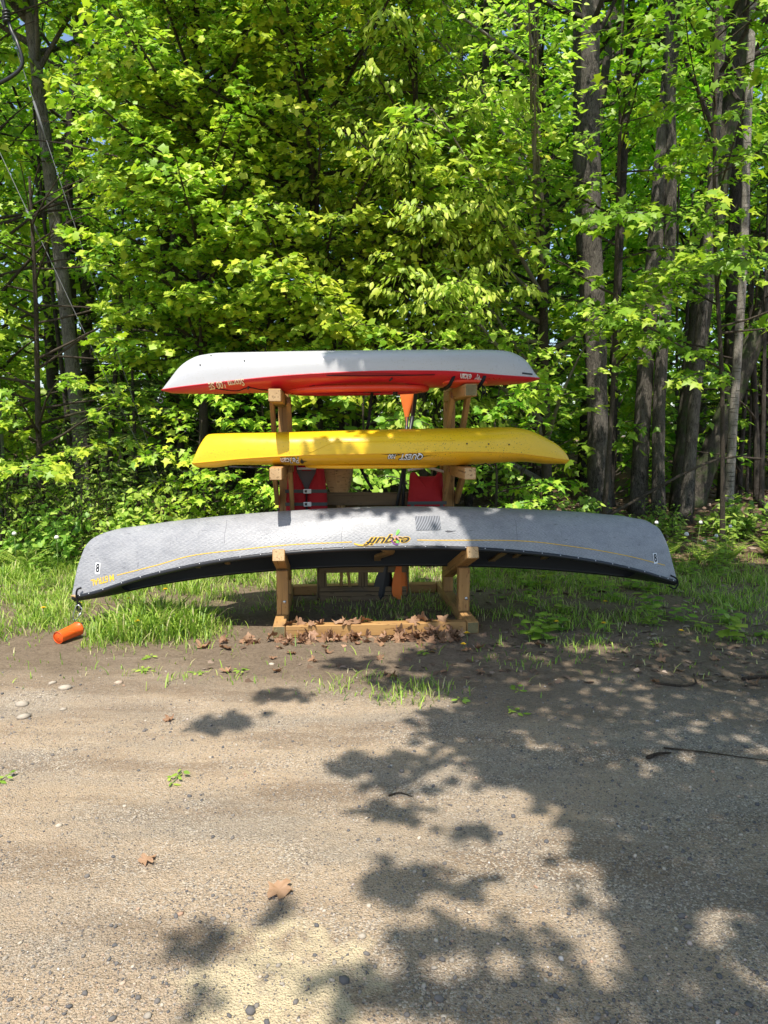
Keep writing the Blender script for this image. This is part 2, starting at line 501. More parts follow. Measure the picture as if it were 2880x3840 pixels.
sand = t.mix(chips, sand, t.mix(t.ramp(vor.outputs['Color'], [(.3, G(0)), (.7, G(1))]), (.10, .095, .10), (.52, .46, .38)))
vo2 = t.node('ShaderNodeTexVoronoi'); vo2.inputs['Scale'].default_value = 150; t.link(v, vo2.inputs['Vector'])
sp2 = t.node('ShaderNodeSeparateColor'); t.link(vo2.outputs['Color'], sp2.inputs[0])
pat = t.ramp(t.math('ADD', t.noise(t.mapping(v, (.8, 1.5, 1), rot=(0, 0, .2)), 1.9, 5, .6), t.math('MULTIPLY', X_, .04)), [(.42, G(.12)), (.60, G(1))])
sand = t.mix(t.math('MULTIPLY', pat, t.ramp(sp2.outputs[0], [(.66, G(0)), (.74, G(.6))])), sand, t.mix(sp2.outputs[1], (.13, .12, .11), (.32, .275, .22)))
sand = t.mix(t.math('MULTIPLY', pat, t.ramp(sp2.outputs[2], [(.78, G(0)), (.84, G(.55))])), sand, (.80, .70, .56))
# pale sand spilled near the camera
px = t.math('SUBTRACT', X_, -.30); py = t.math('SUBTRACT', Y_, 1.78)
dd = t.math('ADD', t.math('MULTIPLY', t.math('MULTIPLY', px, px), 9), t.math('MULTIPLY', t.math('MULTIPLY', py, py), 7.5))
dd = t.math('ADD', dd, t.math('MULTIPLY', t.math('SUBTRACT', mid, .5), 3.2))
sand = t.mix(t.ramp(dd, [(.10, G(.85)), (.75, G(0))]), sand, t.mix(grit, (.78, .64, .39), (.66, .54, .35)))
soil = t.mix(mid, (.165, .12, .08), (.33, .255, .175))
soil = t.mix(t.ramp(grit, [(.35, G(.6)), (.55, G(0))]), soil, (.11, .08, .055))
soil = t.mix(t.ramp(fine, [(.6, G(0)), (.75, G(.5))]), soil, (.54, .45, .34))
edge = t.math('ADD', t.math('ADD', Y_, t.math('MULTIPLY', t.math('SUBTRACT', t.noise(t.mapping(v, (.6, 1, 1)), 1.5, 5, .6), .5), 2.0)), t.math('MULTIPLY', X_, .12))
sm = t.ramp(t.math('MULTIPLY', edge, .1), [(.36, G(0)), (.445, G(1))])
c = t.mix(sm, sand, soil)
floor = t.mix(mid, (.085, .055, .034), (.22, .145, .09))
floor = t.mix(t.ramp(t.noise(v, 14, 4, .7), [(.5, G(0)), (.65, G(.7))]), floor, (.32, .23, .15))
c = t.mix(t.ramp(t.math('MULTIPLY', edge, .1), [(.74, G(0)), (.9, G(1))]), c, floor)
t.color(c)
hh = t.math('ADD', t.math('MULTIPLY', t.math('SUBTRACT', 1.0, vo2.outputs['Distance']), .35), t.math('MULTIPLY', grit, .6))
hh = t.math('ADD', hh, t.math('ADD', t.math('MULTIPLY', fine, .35), t.math('MULTIPLY', mid, .8)))
t.bump(hh, 1.0, .022)
ground.data.materials.append(m)

# ------------------------------------------------------------------ the rack
YAW = R(4.9)
T_ = .092
rack = root('boat_rack', (-.834, 5.20, 0), 'timber storage rack with sloped lower arms carrying two kayaks and a canoe', 'boat rack', rz=YAW)
UR = 1.523
for u, kind in ((.046, 0), (UR, 1)):
    timber('rail', (u, 0, .046), (u, 1.52, .046), T_, T_, rack, endmat=M['endgrain_weathered'])
    timber('tall_post', (u, 1.126, .092), (u, 1.126, 2.02 if kind else 1.97), T_, T_, rack)
timber('front_beam', (.096, .046, .046), (UR - .05, .046, .046), T_, .09, rack)
timber('back_beam', (.096, 1.474, .046), (UR - .05, 1.474, .046), T_, .09, rack)
timber('cross_beam', (.096, 1.126, 1.43), (UR - .05, 1.126, 1.43), .04, .09, rack)
SL = math.tan(R(18.6))
def lower_z(v_): return .632 - v_ * SL            # centre line of the sloping arm
for u, v0, zt in ((.042, .0, 1.852), (1.505, .09, 1.902)):
    timber('top_arm', (u, v0, zt - .046), (u, 1.076, zt - .046), T_, T_, rack, endmat=M['endgrain'] if u < 1 else M['endgrain_weathered'])
for u, v0, zt in ((.040, .0, 1.281), (1.505, .09, 1.272)):
    timber('middle_arm', (u, v0, zt - .046), (u, 1.076, zt - .046), T_, T_, rack)
for u in (.052, 1.515):
    timber('lower_arm', (u, .0, lower_z(0)), (u, 1.06, lower_z(1.06)), T_, T_, rack)
    zt = lower_z(.375) - .055
    timber('front_post', (u + .004, .375, .093), (u + .004, .375, zt), T_, T_, rack)
    for dz in (.17,):
        tb = Tubes(); tb.add([(u + .02, .322, dz + .03), (u + .02, .331, dz + .03)], .013, 8); tb.build('bolt', M['rivet'], rack)
# knee braces of board on both sides of each tall post
for u in (.046, UR):
    for s in (-1, 1):
        uu = u + s * .067
        top = 1.80 if u < 1 else 1.85
        timber('knee_brace', (uu, .62, top), (uu, 1.12, top - .62), .036, .09, rack)
        timber('knee_brace', (uu, .72, 1.235), (uu, 1.09, .93 if (s * (1 if u < 1 else -1)) < 0 else .84), .036, .085, rack)

# ------------------------------------------------------------------ boats
def interp(tab, s):
    tab = np.array(tab); d = np.gradient(tab[:, 1], tab[:, 0]); s = np.asarray(s, float)
    i = np.clip(np.searchsorted(tab[:, 0], s) - 1, 0, len(tab) - 2)
    h = tab[i + 1, 0] - tab[i, 0]; u = np.clip((s - tab[i, 0]) / h, 0, 1)
    # keep the curve from overshooting
    sl = (tab[i + 1, 1] - tab[i, 1]) / h
    lim = lambda m_: np.where(np.sign(m_) == np.sign(sl), np.sign(sl) * np.minimum(np.abs(m_), 2.6 * np.abs(sl)), 0)
    m0 = lim(d[i]); m1 = lim(d[i + 1])
    return (1 + 2 * u) * (1 - u) ** 2 * tab[i, 1] + u * (1 - u) ** 2 * h * m0 + u * u * (3 - 2 * u) * tab[i + 1, 1] + u * u * (u - 1) * h * m1

def loft(rings):
    """rings (n,k,3) open strips"""
    n, k, _ = rings.shape
    i = np.arange(n - 1)[:, None] * k; j = np.arange(k - 1)[None]
    return rings.reshape(-1, 3), np.stack([i + j, i + j + 1, i + k + j + 1, i + k + j], -1).reshape(-1, 4)

def stations(a, b, n):
    u = np.linspace(0, np.pi, n)
    return a + (b - a) * (1 - np.cos(u)) / 2

def spow(v, e): return np.sign(v) * np.abs(v) ** e

class Skin:
    """near side of a hull, for laying flat prints on it"""
    def __init__(s, objs):
        V = []; F = []
        for o in objs:
            n = len(V); V += [tuple(v.co) for v in o.data.vertices]; F += [tuple(n + i for i in p.vertices) for p in o.data.polygons]
        s.b = BVHTree.FromPolygons(V, F)
    def hit(s, x, z, lift=.003):
        h = s.b.ray_cast(Vector((x, -3, z)), Vector((0, 1, 0)))
        if h[0] is None: return None
        n = h[1]
        if n.y > 0: n = -n
        return h[0] + n * lift
    def lay(s, name, V2, F, material, parent, lift=.003):
        out = []; last = -.3
        for x, z in V2:
            p = s.hit(x, z, lift)
            if p is None: p = Vector((x, last, z))
            last = p.y; out.append(tuple(p))
        return obj(name, out, [tuple(f) for f in F], material, parent)

def text_mesh(txt, size, shear=0.0, offset=0.0, space=1.0, xs_=1.0, res=3):
    cu = bpy.data.curves.new('lettering', 'FONT')
    cu.body = txt; cu.size = size; cu.shear = shear; cu.offset = offset; cu.space_character = space
    cu.align_x = 'CENTER'; cu.align_y = 'CENTER'; cu.resolution_u = res
    o = bpy.data.objects.new('lettering', cu); COL.objects.link(o)
    dg = bpy.context.evaluated_depsgraph_get()
    me = o.evaluated_get(dg).to_mesh()
    V = [(v.co.x * xs_, v.co.y) for v in me.vertices]; F = [tuple(p.vertices) for p in me.polygons]
    o.evaluated_get(dg).to_mesh_clear()
    bpy.data.objects.remove(o); bpy.data.curves.remove(cu)
    return V, F

def flip(V, c, rot=0.0):
    """writing turned upside down round its centre (the boats lie keel up)"""
    ca, sa = math.cos(rot), math.sin(rot)
    return [(c[0] - (x * ca - y * sa), c[1] - (x * sa + y * ca)) for x, y in V]

def poly_strip(pts, w):
    pts = np.asarray(pts, float); d = np.gradient(pts, axis=0); d /= np.linalg.norm(d, axis=1)[:, None]
    n = np.stack([-d[:, 1], d[:, 0]], 1); w = np.broadcast_to(w, (len(pts),))[:, None]
    V = np.concatenate([pts + n * w / 2, pts - n * w / 2]); k = len(pts)
    return [tuple(p) for p in V], [(i, i + 1, k + i + 1, k + i) for i in range(k - 1)]

def pelican_head(s):
    """bird-head emblem: crest, head and long beak, upright"""
    head = [(0, 0), (.10, .42), (.34, .62), (.62, .50), (.74, .30), (1.45, .10), (.80, .10), (.55, -.02), (.42, -.30), (.20, -.42), (.30, -.10), (.16, -.12)]
    return [(x * s, y * s) for x, y in head], [(0, 1, 2), (0, 2, 3, 4), (0, 4, 5, 6), (0, 6, 7), (0, 7, 10), (7, 8, 10), (8, 9, 10), (0, 10, 11)]

def kayak(name, label, Z0, T, S, B, ends, wmax, wc, hullmat, deckmat, he, de):
    r_ = root(name, (0, 5.76, Z0), label, 'kayak', rz=R(4.7))
    a, b = ends
    st = stations(a, b, 90)
    q = np.where(st < wc, (wc - st) / (wc - a), (st - wc) / (b - wc))
    w = wmax * np.clip(1 - q ** 2.4, 0, 1) ** .72 + .004
    Tz, Sz, Bz = (interp(x, st) - Z0 for x in (T, S, B))
    th = np.linspace(0, np.pi, 33)
    blunt = np.clip((1 - q) / .3, 0, 1)
    ea = (.62 + (1 - blunt) * .25)[:, None] * he; eb = (.62 + (1 - blunt) * .3)[:, None] * he
    hull = np.stack([np.repeat(st[:, None], 33, 1), -w[:, None] * spow(np.cos(th)[None], ea), Sz[:, None] + (Tz - Sz)[:, None] * np.abs(np.sin(th))[None] ** eb], -1)
    V, F = loft(hull); h = obj('hull', V, F, hullmat, r_, True)
    deck = np.stack([np.repeat(st[:, None], 33, 1), -(w[:, None]) * spow(np.cos(th)[None], de), Sz[:, None] - (Sz - Bz)[:, None] * np.abs(np.sin(th))[None] ** (de * 1.25)], -1)
    V, F = loft(deck[:, ::-1]); d = obj('deck', V, F, deckmat, r_, True)
    # the lip where hull and deck are joined runs right round the boat
    lip = np.concatenate([np.stack([st, -w - .003, Sz], 1), np.stack([st, w + .003, Sz], 1)[::-1]])
    return r_, h, d, st, w, Sz, lip

# --- white and red kayak, top tier
WZ = 1.85
WT = [(-1.741, 1.869), (-1.694, 1.925), (-1.589, 2.05), (-1.487, 2.115), (-1.344, 2.147), (-.925, 2.158), (-.191, 2.173), (.558, 2.188), (.898, 2.194), (1.025, 2.18), (1.165, 2.098), (1.232, 2.01), (1.27, 1.978)]
WS = [(-1.741, 1.867), (-1.241, 1.913), (-.757, 1.958), (-.108, 1.992), (.474, 2.0), (.913, 1.98), (1.27, 1.975)]
WB = [(-1.741, 1.862), (-1.656, 1.842), (-1.346, 1.84), (-.962, 1.85), (-.776, 1.853), (-.192, 1.875), (.3, 1.893), (.67, 1.905), (.85, 1.915), (1.241, 1.958), (1.27, 1.972)]
wk, wh, wd, st, w_, Sz, lip = kayak('kayak', 'white-hulled kayak with red deck lying keel up on the top arms', WZ, WT, WS, WB, (-1.741, 1.27), .352, -.25, M['white'], M['red'], 1.0, .95)
tube('seam_lip', np.vstack([lip, lip[:1]]), .005, M['red'], wk, 6)
def ring(cx, hw, hl, z, r, n=48, p=2.4, dz=0.0, tilt=0.0):
    a = np.linspace(0, 2 * np.pi, n + 1)
    x = cx + hl * spow(np.cos(a), 2 / p); y = hw * spow(np.sin(a), 2 / p)
    return np.stack([x, y, z + tilt * (x - cx) + dz * np.cos(a) ** 2], 1)
# cockpit coaming hangs below the deck
cz = 1.868 - WZ
tube('cockpit_rim', ring(-.22, .255, .50, cz - .005, .0, tilt=.02), .018, M['red'], wk, 8)
P_ = ring(-.22, .27, .56, cz + .008, 0, 40, 2.2, tilt=.02)
tube('cockpit_wall', P_, .024, M['sunlit_red'], wk, 8)
# hatch bulge near the stern
def blob(name, c, rad, material, parent, p=2.3):
    a = np.linspace(0, 2 * np.pi, 28, endpoint=False); b = np.linspace(-np.pi / 2, np.pi / 2, 12)
    A, B_ = np.meshgrid(a, b)
    V = np.stack([c[0] + rad[0] * np.cos(B_) * spow(np.cos(A), 2 / p), c[1] + rad[1] * np.cos(B_) * spow(np.sin(A), 2 / p), c[2] + rad[2] * np.sin(B_)], -1).reshape(-1, 3)
    F = [(i * 28 + j, i * 28 + (j + 1) % 28, (i + 1) * 28 + (j + 1) % 28, (i + 1) * 28 + j) for i in range(11) for j in range(28)]
    return obj(name, V, F, material, parent, True)
blob('hatch_lid', (.60, -.01, 1.932 - WZ), (.235, .26, .035), M['sunlit_red'], wk)
sk = Skin([wh, wd])
for x in (.505, .745):                                         # buckled straps over the hatch
    pts = [(x + .01, -.275, 1.972 - WZ), (x, -.285, 1.945 - WZ), (x - .012, -.26, 1.918 - WZ), (x - .02, -.18, 1.892 - WZ), (x - .02, .18, 1.89 - WZ)]
    tube('hatch_strap', crom(pts, 5), .015, M['black_rubber'], wk, 6, squash=.25)
for a_, b_ in (((.745, -.24, 1.905 - WZ), (.728, -.27, 1.79 - WZ)), ((.76, -.22, 1.90 - WZ), (.765, -.25, 1.84 - WZ))):
    tube('strap_tail', crom([a_, ((a_[0] + b_[0]) / 2 + .01, a_[1] - .01, (a_[2] + b_[2]) / 2), b_], 5), .013, M['black_rubber'], wk, 6, squash=.3)
# seat strap hanging in a long loop, seen above and below the yellow kayak
lp = crom([(-.17, .10, 1.885 - WZ), (-.095, .10, 1.88 - WZ), (-.10, .12, 1.77 - WZ), (-.13, .14, 1.57 - WZ), (-.20, .47, 1.45 - WZ), (-.19, .50, 1.30 - WZ), (-.13, .50, 1.16 - WZ), (-.06, .50, 1.04 - WZ)], 6)
tube('seat_strap', lp, .0045, M['black_rubber'], wk, 6, squash=3.2)
tube('buckle', [(-.16, .06, 1.872 - WZ), (-.02, .06, 1.872 - WZ)], .014, M['black'], wk, 6)
tube('drain_plug', [(.085, -.05, 1.872 - WZ), (.085, -.05, 1.835 - WZ)], .02, M['black'], wk, 8)
def on(sk_, pts, lift=.004): return [tuple(sk_.hit(x, z, lift) or Vector((x, -.3, z))) for x, z in pts]
# groove shade painted as a flat darker strip, and bungee lines on the deck side
tube('side_bungee', on(sk, crom([(-.46, 1.962 - WZ), (-.2, 1.962 - WZ), (.1, 1.968 - WZ), (.36, 1.976 - WZ)], 8), .004), .0035, M['black_rubber'], wk, 5)
V2, F2 = poly_strip(crom([(-.42, 1.967 - WZ), (-.25, 1.974 - WZ), (.0, 1.976 - WZ), (.2, 1.972 - WZ)], 8), np.interp(np.linspace(0, 1, 25), [0, .3, .7, 1], [.002, .014, .014, .002]))
sk.lay('side_groove_shade', V2, F2, mat('groove_shade_red', (.30, .012, .02), .5), wk, .002)
for pts in ([(-1.30, 1.872), (-1.15, 1.858), (-1.05, 1.878), (-.95, 1.866), (-.80, 1.862)], [(-.70, 1.872), (-.55, 1.893)]):
    tube('deck_bungee', on(sk, crom([(x, z - WZ) for x, z in pts], 6), .003), .004, M['black_rubber'], wk, 5)
tube('bungee_hook', on(sk, [(-1.055, 1.872 - WZ), (-1.045, 1.884 - WZ)], .005), .008, M['black'], wk, 6)
tube('bungee_hook', on(sk, [(.02, 1.935 - WZ), (.035, 1.95 - WZ)], .006), .007, M['black'], wk, 6)
tb = Tubes(); tb.add([(-1.735, 0, 1.863 - WZ), (-1.752, -.01, 1.83 - WZ), (-1.752, -.01, 1.80 - WZ)], .004, 6); tb.build('bow_cord', M['black_rubber'], wk)
tube('bow_toggle', [(-1.752 + .018 * math.cos(a), -.01, 1.785 - WZ + .018 * math.sin(a)) for a in np.linspace(0, 6.2832, 17)], .0055, M['black'], wk, 6)
for x, z in ((-1.41, 2.045), (-1.07, 2.07), (-1.33, 2.115)):
    p = sk.hit(x, z - WZ, .001)
    if p: tube('hull_screw', [p, p + Vector((0, -.004, .002))], .006, M['grey_webbing'], wk, 8)
V2, F2 = text_mesh('Storm 100 SE', .058, .0, .0010, 1.0, .86); sk.lay('lettering', flip(V2, (-1.208, 1.905 - WZ), R(6.0)), F2, M['decal_cream'], wk, .010)
V2, F2 = text_mesh('elican', .062, -.25, .0016, .9, .74); sk.lay('lettering', flip(V2, (.605, 1.967 - WZ), R(-2)), F2, M['decal_white'], wk, .006)
V2, F2 = text_mesh('P', .075, -.25, .0014, .9, .8); sk.lay('lettering', flip(V2, (.690, 1.962 - WZ), R(-2)), F2, M['decal_white'], wk, .006)
V2, F2 = pelican_head(.042); sk.lay('bird_emblem', [(.70 + x, 1.962 - WZ - y) for x, y in V2], F2, M['decal_white'], wk, .006)
p_ = [(1.085, 2.006), (1.185, 2.001)]
V2, F2 = poly_strip(np.array([(x, z - WZ) for x, z in crom(p_, 6)]), .014); sk.lay('serial_plate', V2, F2, M['decal_black'], wk)

# --- yellow kayak, middle tier
YZ = 1.272
YT = [(-1.525, 1.30), (-1.50, 1.36), (-1.443, 1.467), (-1.4, 1.519), (-1.339, 1.532), (-.936, 1.54), (-.086, 1.562), (.6, 1.575), (1.017, 1.583), (1.177, 1.558), (1.34, 1.487), (1.461, 1.412), (1.517, 1.35), (1.535, 1.316)]
YS = [(-1.525, 1.297), (-1.06, 1.343), (-.666, 1.366), (-.109, 1.377), (.582, 1.39), (.985, 1.378), (1.535, 1.311)]
YB = [(-1.525, 1.290), (-1.48, 1.262), (-1.325, 1.264), (-1.199, 1.284), (-.8, 1.281), (-.195, 1.270), (.4, 1.272), (.68, 1.277), (1.129, 1.301), (1.345, 1.282), (1.507, 1.282), (1.535, 1.306)]
yk, yh, yd, st, w_, Sz, lip = kayak('kayak', 'yellow kayak lying keel up on the middle arms', YZ, YT, YS, YB, (-1.525, 1.535), .36, -.05, M['yellow'], M['yellow_deck'], .95, .8)
tube('seam_lip', np.vstack([lip, lip[:1]]), .0035, M['yellow_deck'], yk, 6)
sk = Skin([yh, yd])
tube('cockpit_rim', ring(-.1, .25, .52, 1.275 - YZ, 0), .016, M['yellow_deck'], yk, 8)
tube('moulded_crease', on(sk, crom([(-.60, 1.385 - YZ), (-.50, 1.425 - YZ), (-.44, 1.452 - YZ), (-.38, 1.462 - YZ), (0, 1.471 - YZ), (.3, 1.474 - YZ), (.52, 1.478 - YZ)], 6), -.001), .0042, M['yellow'], yk, 6)
for x, z in ((.612, 1.452), (.787, 1.449), (.957, 1.444)):
    p = sk.hit(x, z - YZ, .001); tube('hull_screw', [p, p + Vector((0, -.003, .001))], .0065, M['twig_brown'], yk, 8)
zz = [(.66, 1.296), (.70, 1.283), (.78, 1.303), (.815, 1.286), (.88, 1.305)]
tube('deck_bungee', [(x, -.29 + .02 * i, z - YZ - .006) for i, (x, z) in enumerate(zz)], .0045, M['black_rubber'], yk, 5)
tube('deck_bungee', [(x, -.2, z - YZ) for x, z in ((-1.21, 1.277), (-1.05, 1.272), (-.9, 1.276))], .006, M['black'], yk, 5)
tube('deck_fitting', [(-1.06, -.22, 1.276 - YZ), (-1.02, -.22, 1.274 - YZ)], .01, M['black'], yk, 6)
tube('deck_fitting', [(-.97, -.22, 1.276 - YZ), (-.93, -.22, 1.274 - YZ)], .01, M['black'], yk, 6)
tube('carry_loop', crom([(-1.46, -.02, 1.262 - YZ), (-1.468, -.03, 1.235 - YZ), (-1.50, -.03, 1.205 - YZ), (-1.53, -.02, 1.24 - YZ), (-1.525, 0, 1.27 - YZ)], 5), .0035, M['black_rubber'], yk, 5)
Vb, Fb = text_mesh('Pelican', .062, .0, .0055, 1.0, .82); sk.lay('lettering_outline', flip(Vb, (-.742, 1.329 - YZ), R(2)), Fb, M['decal_black'], yk, .002)
V2, F2 = text_mesh('Pelican', .062, .0, .0012, 1.0, .82); sk.lay('lettering', flip(V2, (-.742, 1.329 - YZ), R(2)), F2, M['decal_white'], yk, .0038)
V2, F2 = pelican_head(.040); sk.lay('bird_emblem', [(-.665 + x, 1.328 - YZ - y) for x, y in V2], F2, M['decal_black'], yk, .0045)
sk.lay('flash_mark', [(-.075, 1.381 - YZ), (.02, 1.381 - YZ), (.08, 1.366 - YZ), (.03, 1.352 - YZ), (.06, 1.381 - YZ), (.12, 1.368 - YZ), (.20, 1.345 - YZ), (.24, 1.350 - YZ), (.36, 1.366 - YZ), (.24, 1.358 - YZ)], [(0, 3, 2, 1), (4, 2, 5), (6, 7, 8, 9)], M['decal_black'], yk, .002)
Vb, Fb = text_mesh('QUEST', .056, .22, .006, 1.0, 1.02); sk.lay('lettering_outline', flip(Vb, (.185, 1.357 - YZ), R(.5)), Fb, M['decal_black'], yk, .0025)
V2, F2 = text_mesh('QUEST', .056, .22, .0014, 1.0, 1.02); sk.lay('lettering', flip(V2, (.185, 1.357 - YZ), R(.5)), F2, M['decal_white'], yk, .0042)
Vb, Fb = text_mesh('100', .044, .22, .005, 1.0, .95); sk.lay('lettering_outline', flip(Vb, (.035, 1.359 - YZ), R(.5)), Fb, M['decal_black'], yk, .0025)
V2, F2 = text_mesh('100', .044, .22, .001, 1.0, .95); sk.lay('lettering', flip(V2, (.035, 1.359 - YZ), R(.5)), F2, M['decal_white'], yk, .0042)

# --- grey canoe on the sloping arms, rolled so that its near gunwale is the higher one
CZ = .25
TI = R(18.6)
NV = np.array([0, math.sin(TI), math.cos(TI)]); TV = np.array([0, -math.cos(TI), math.sin(TI)])
CC = [(-2.475, .235), (-2.27, .268), (-1.95, .35), (-1.49, .437), (-.86, .505), (-.3, .531), (.29, .533), (.91, .507), (1.55, .447), (1.98, .383), (2.265, .325), (2.49, .275)]
CK = [(-2.475, .30), (-2.455, .45), (-2.431, .54), (-2.405, .617), (-2.37, .667), (-2.303, .712), (-2.189, .751), (-1.933, .789), (-1.483, .835), (-.74, .88), (0, .900), (.568, .898), (1.236, .88), (1.862, .844), (2.148, .812), (2.312, .766), (2.409, .675), (2.45, .56), (2.475, .42), (2.49, .33)]
canoe = root('canoe', (0, 5.72, CZ), 'long grey woven-composite canoe lying keel up on the sloping lower arms', 'canoe', rz=R(4.7))
st = stations(-2.475, 2.49, 120)
q = np.abs(st) / 2.485
cw = .435 * np.clip(1 - q ** 2.05, 0, 1) ** .95 + .006
cc = interp(CC, st) - CZ; ck = interp(CK, st) - CZ; K = (ck - cc) / math.cos(TI)
def canoe_shell(inset, k=41):
    th = np.linspace(0, np.pi, k)
    ea = np.interp(q, [0, .7, 1], [.62, .75, 1.0])[:, None]; eb = np.interp(q, [0, .7, 1], [.78, .9, 1.0])[:, None]
    w__ = np.maximum(cw - inset, .001)
    tau = w__[:, None] * spow(np.cos(th)[None], ea)
    nu = (K - inset)[:, None] * np.abs(np.sin(th))[None] ** eb
    P = np.zeros((len(st), k, 3)); P[..., 0] = st[:, None]; P[..., 2] = cc[:, None]
    return P + tau[..., None] * TV + nu[..., None] * NV
V, F = loft(canoe_shell(0)); ch = obj('hull', V, F, M['weave'], canoe, True)
V, F = loft(canoe_shell(.012)[:, ::-1]); obj('lining', V, F, M['dark_interior'], canoe, True)
def cpt(x, fr, nu=0.0):
    w__ = np.interp(x, st, cw); return np.array([x, 0, np.interp(x, st, cc)]) + TV * w__ * fr + NV * nu
for s in (1, -1):
    xs__ = stations(-2.465, 2.48, 80)
    tube('gunwale', [cpt(x, s * 1.0, -.004) + TV * s * .004 for x in xs__], .017, M['black'], canoe, 8)
tb = Tubes()
for x in list(np.arange(-2.2, 2.3, .155)) + [-2.32, -2.4, 2.38, 2.44]:
    p = cpt(x, 1.0, .002) + TV * .020; tb.add([p, p + TV * .004], .0048, 6)
tb.build('rivet_row', M['rivet'], canoe)['kind'] = 'stuff'
for a_, b_ in ((-2.46, -2.06), (2.07, 2.475)):
    xs__ = np.linspace(a_, b_, 8)
    rings = np.stack([[cpt(x, f, -.012 - .02 * (1 - f * f)) for f in np.linspace(-1, 1, 7)] for x in xs__])
    V, F = loft(rings); obj('end_deck', V, F, M['black'], canoe, True)
def crossbar(name, x0, shape, material, z=.03, th=.018):
    """a carved bar between the gunwales; shape: list of (fraction, x offset, half width)"""
    sh = crom(shape, 6); top = []
    for f, dx, hw in sh:
        top.append([cpt(x0, f, z) + np.array([dx - hw, 0, 0]), cpt(x0, f, z) + np.array([dx + hw, 0, 0]), cpt(x0, f, z + th) + np.array([dx + hw, 0, 0]), cpt(x0, f, z + th) + np.array([dx - hw, 0, 0]), cpt(x0, f, z) + np.array([dx - hw, 0, 0])])
    V, F = loft(np.array(top)); return obj(name, V, F, material, canoe)
crossbar('yoke', .0, [(-.97, -.02, .028), (-.7, -.03, .03), (-.45, -.01, .05), (-.2, .03, .05), (0, .05, .035), (.2, .03, .05), (.45, -.01, .05), (.7, -.03, .03), (.97, -.02, .028)], M['yoke'])
crossbar('thwart', -.82, [(-.97, 0, .03), (-.6, 0, .022), (0, 0, .03), (.6, 0, .022), (.97, 0, .03)], M['yoke'])
crossbar('thwart', .98, [(-.97, 0, .03), (-.6, 0, .022), (0, 0, .03), (.6, 0, .022), (.97, 0, .03)], M['yoke'])
for x0 in (-1.42, 1.30):
    crossbar('seat_frame', x0 - .12, [(-.96, 0, .02), (0, 0, .02), (.96, 0, .02)], M['yoke'], .07)
    crossbar('seat_frame', x0 + .12, [(-.96, 0, .02), (0, 0, .02), (.96, 0, .02)], M['yoke'], .07)
    crossbar('seat_webbing', x0, [(-.7, 0, .105), (0, 0, .105), (.7, 0, .105)], M['black_rubber'], .078, .008)
sk = Skin([ch])
for seg in ([(-2.093, .434), (-1.773, .523), (-1.501, .602), (-1.182, .649), (-.726, .697), (-.276, .717)], [(.22, .725), (1.002, .7), (1.505, .632), (1.961, .54), (2.378, .426)]):
    V2, F2 = poly_strip(crom([(x, z - CZ) for x, z in seg], 10), .0058); sk.lay('pinstripe', V2, F2, M['decal_yellow'], canoe, .002)
def grid_patch(x0, x1, z0, z1, n=9, m_=7, skew=0.0):
    V2 = [(x + skew * (z - z0), z) for z in np.linspace(z0, z1, m_) for x in np.linspace(x0, x1, n)]
    F2 = [(j * n + i, j * n + i + 1, (j + 1) * n + i + 1, (j + 1) * n + i) for j in range(m_ - 1) for i in range(n - 1)]
    return V2, F2
V2, F2 = grid_patch(.215, .41, .795 - CZ, .892 - CZ, 11, 9); sk.lay('repair_patch', V2, F2, M['patch'], canoe, .004)
for cxx, czz in ((-2.263, .473), (2.278, .49)):
    V2, F2 = grid_patch(cxx - .021, cxx + .021, czz - .042 - CZ, czz + .042 - CZ, 4, 5); sk.lay('number_plate', V2, F2, M['decal_white'], canoe, .003)
    V2, F2 = text_mesh('8', .088, 0, .0022, 1, .72); sk.lay('number', [(cxx + x, czz - CZ + y) for x, y in V2], F2, M['decal_black'], canoe, .0055)
V2, F2 = text_mesh('M STRAL', .066, .1, .0012, .92, .86); V2 = flip(V2, (-2.212, .393 - CZ), R(16)); sk.lay('lettering', V2, F2, M['decal_yellow'], canoe, .003)
V2, F2 = text_mesh('i', .055, .1, .001, 1, .9); sk.lay('lettering', flip(V2, (-2.170, .405 - CZ), R(16)), F2, M['decal_yellow'], canoe, .003)
Vb, Fb = text_mesh('esquif', .082, .45, .0048, .95, 1.75); sk.lay('lettering_outline', flip(Vb, (.02, .722 - CZ)), Fb, M['decal_yellow'], canoe, .002)
V2, F2 = text_mesh('esquif', .082, .45, .0012, .95, 1.75); sk.lay('lettering', flip(V2, (.02, .722 - CZ)), F2, M['decal_black'], canoe, .004)
V2, F2 = poly_strip(crom([(-.26, .705 - CZ), (-.22, .694 - CZ), (-.17, .694 - CZ), (-.13, .705 - CZ)], 5), .010); sk.lay('swoosh', V2, F2, M['decal_yellow'], canoe, .003)
V2, F2 = poly_strip(crom([(.022, .728 - CZ), (.045, .700 - CZ), (.075, .697 - CZ)], 5), .009); sk.lay('paddler_emblem', V2, F2, M['decal_purple'], canoe, .005)
V2, F2 = poly_strip(crom([(.04, .742 - CZ), (.065, .75 - CZ), (.08, .73 - CZ)], 5), .009); sk.lay('paddler_emblem', V2, F2, M['decal_pink'], canoe, .005)
V2, F2 = poly_strip(crom([(.045, .735 - CZ), (.06, .762 - CZ)], 5), .006); sk.lay('paddle_emblem', V2, F2, M['decal_pink'], canoe, .0055)
V2, F2 = poly_strip(np.array([(.060, .762 - CZ), (.070, .777 - CZ), (.080, .792 - CZ), (.085, .80 - CZ)]), np.array([.006, .02, .022, .008])); sk.lay('paddle_emblem', V2, F2, M['decal_green'], canoe, .0055)
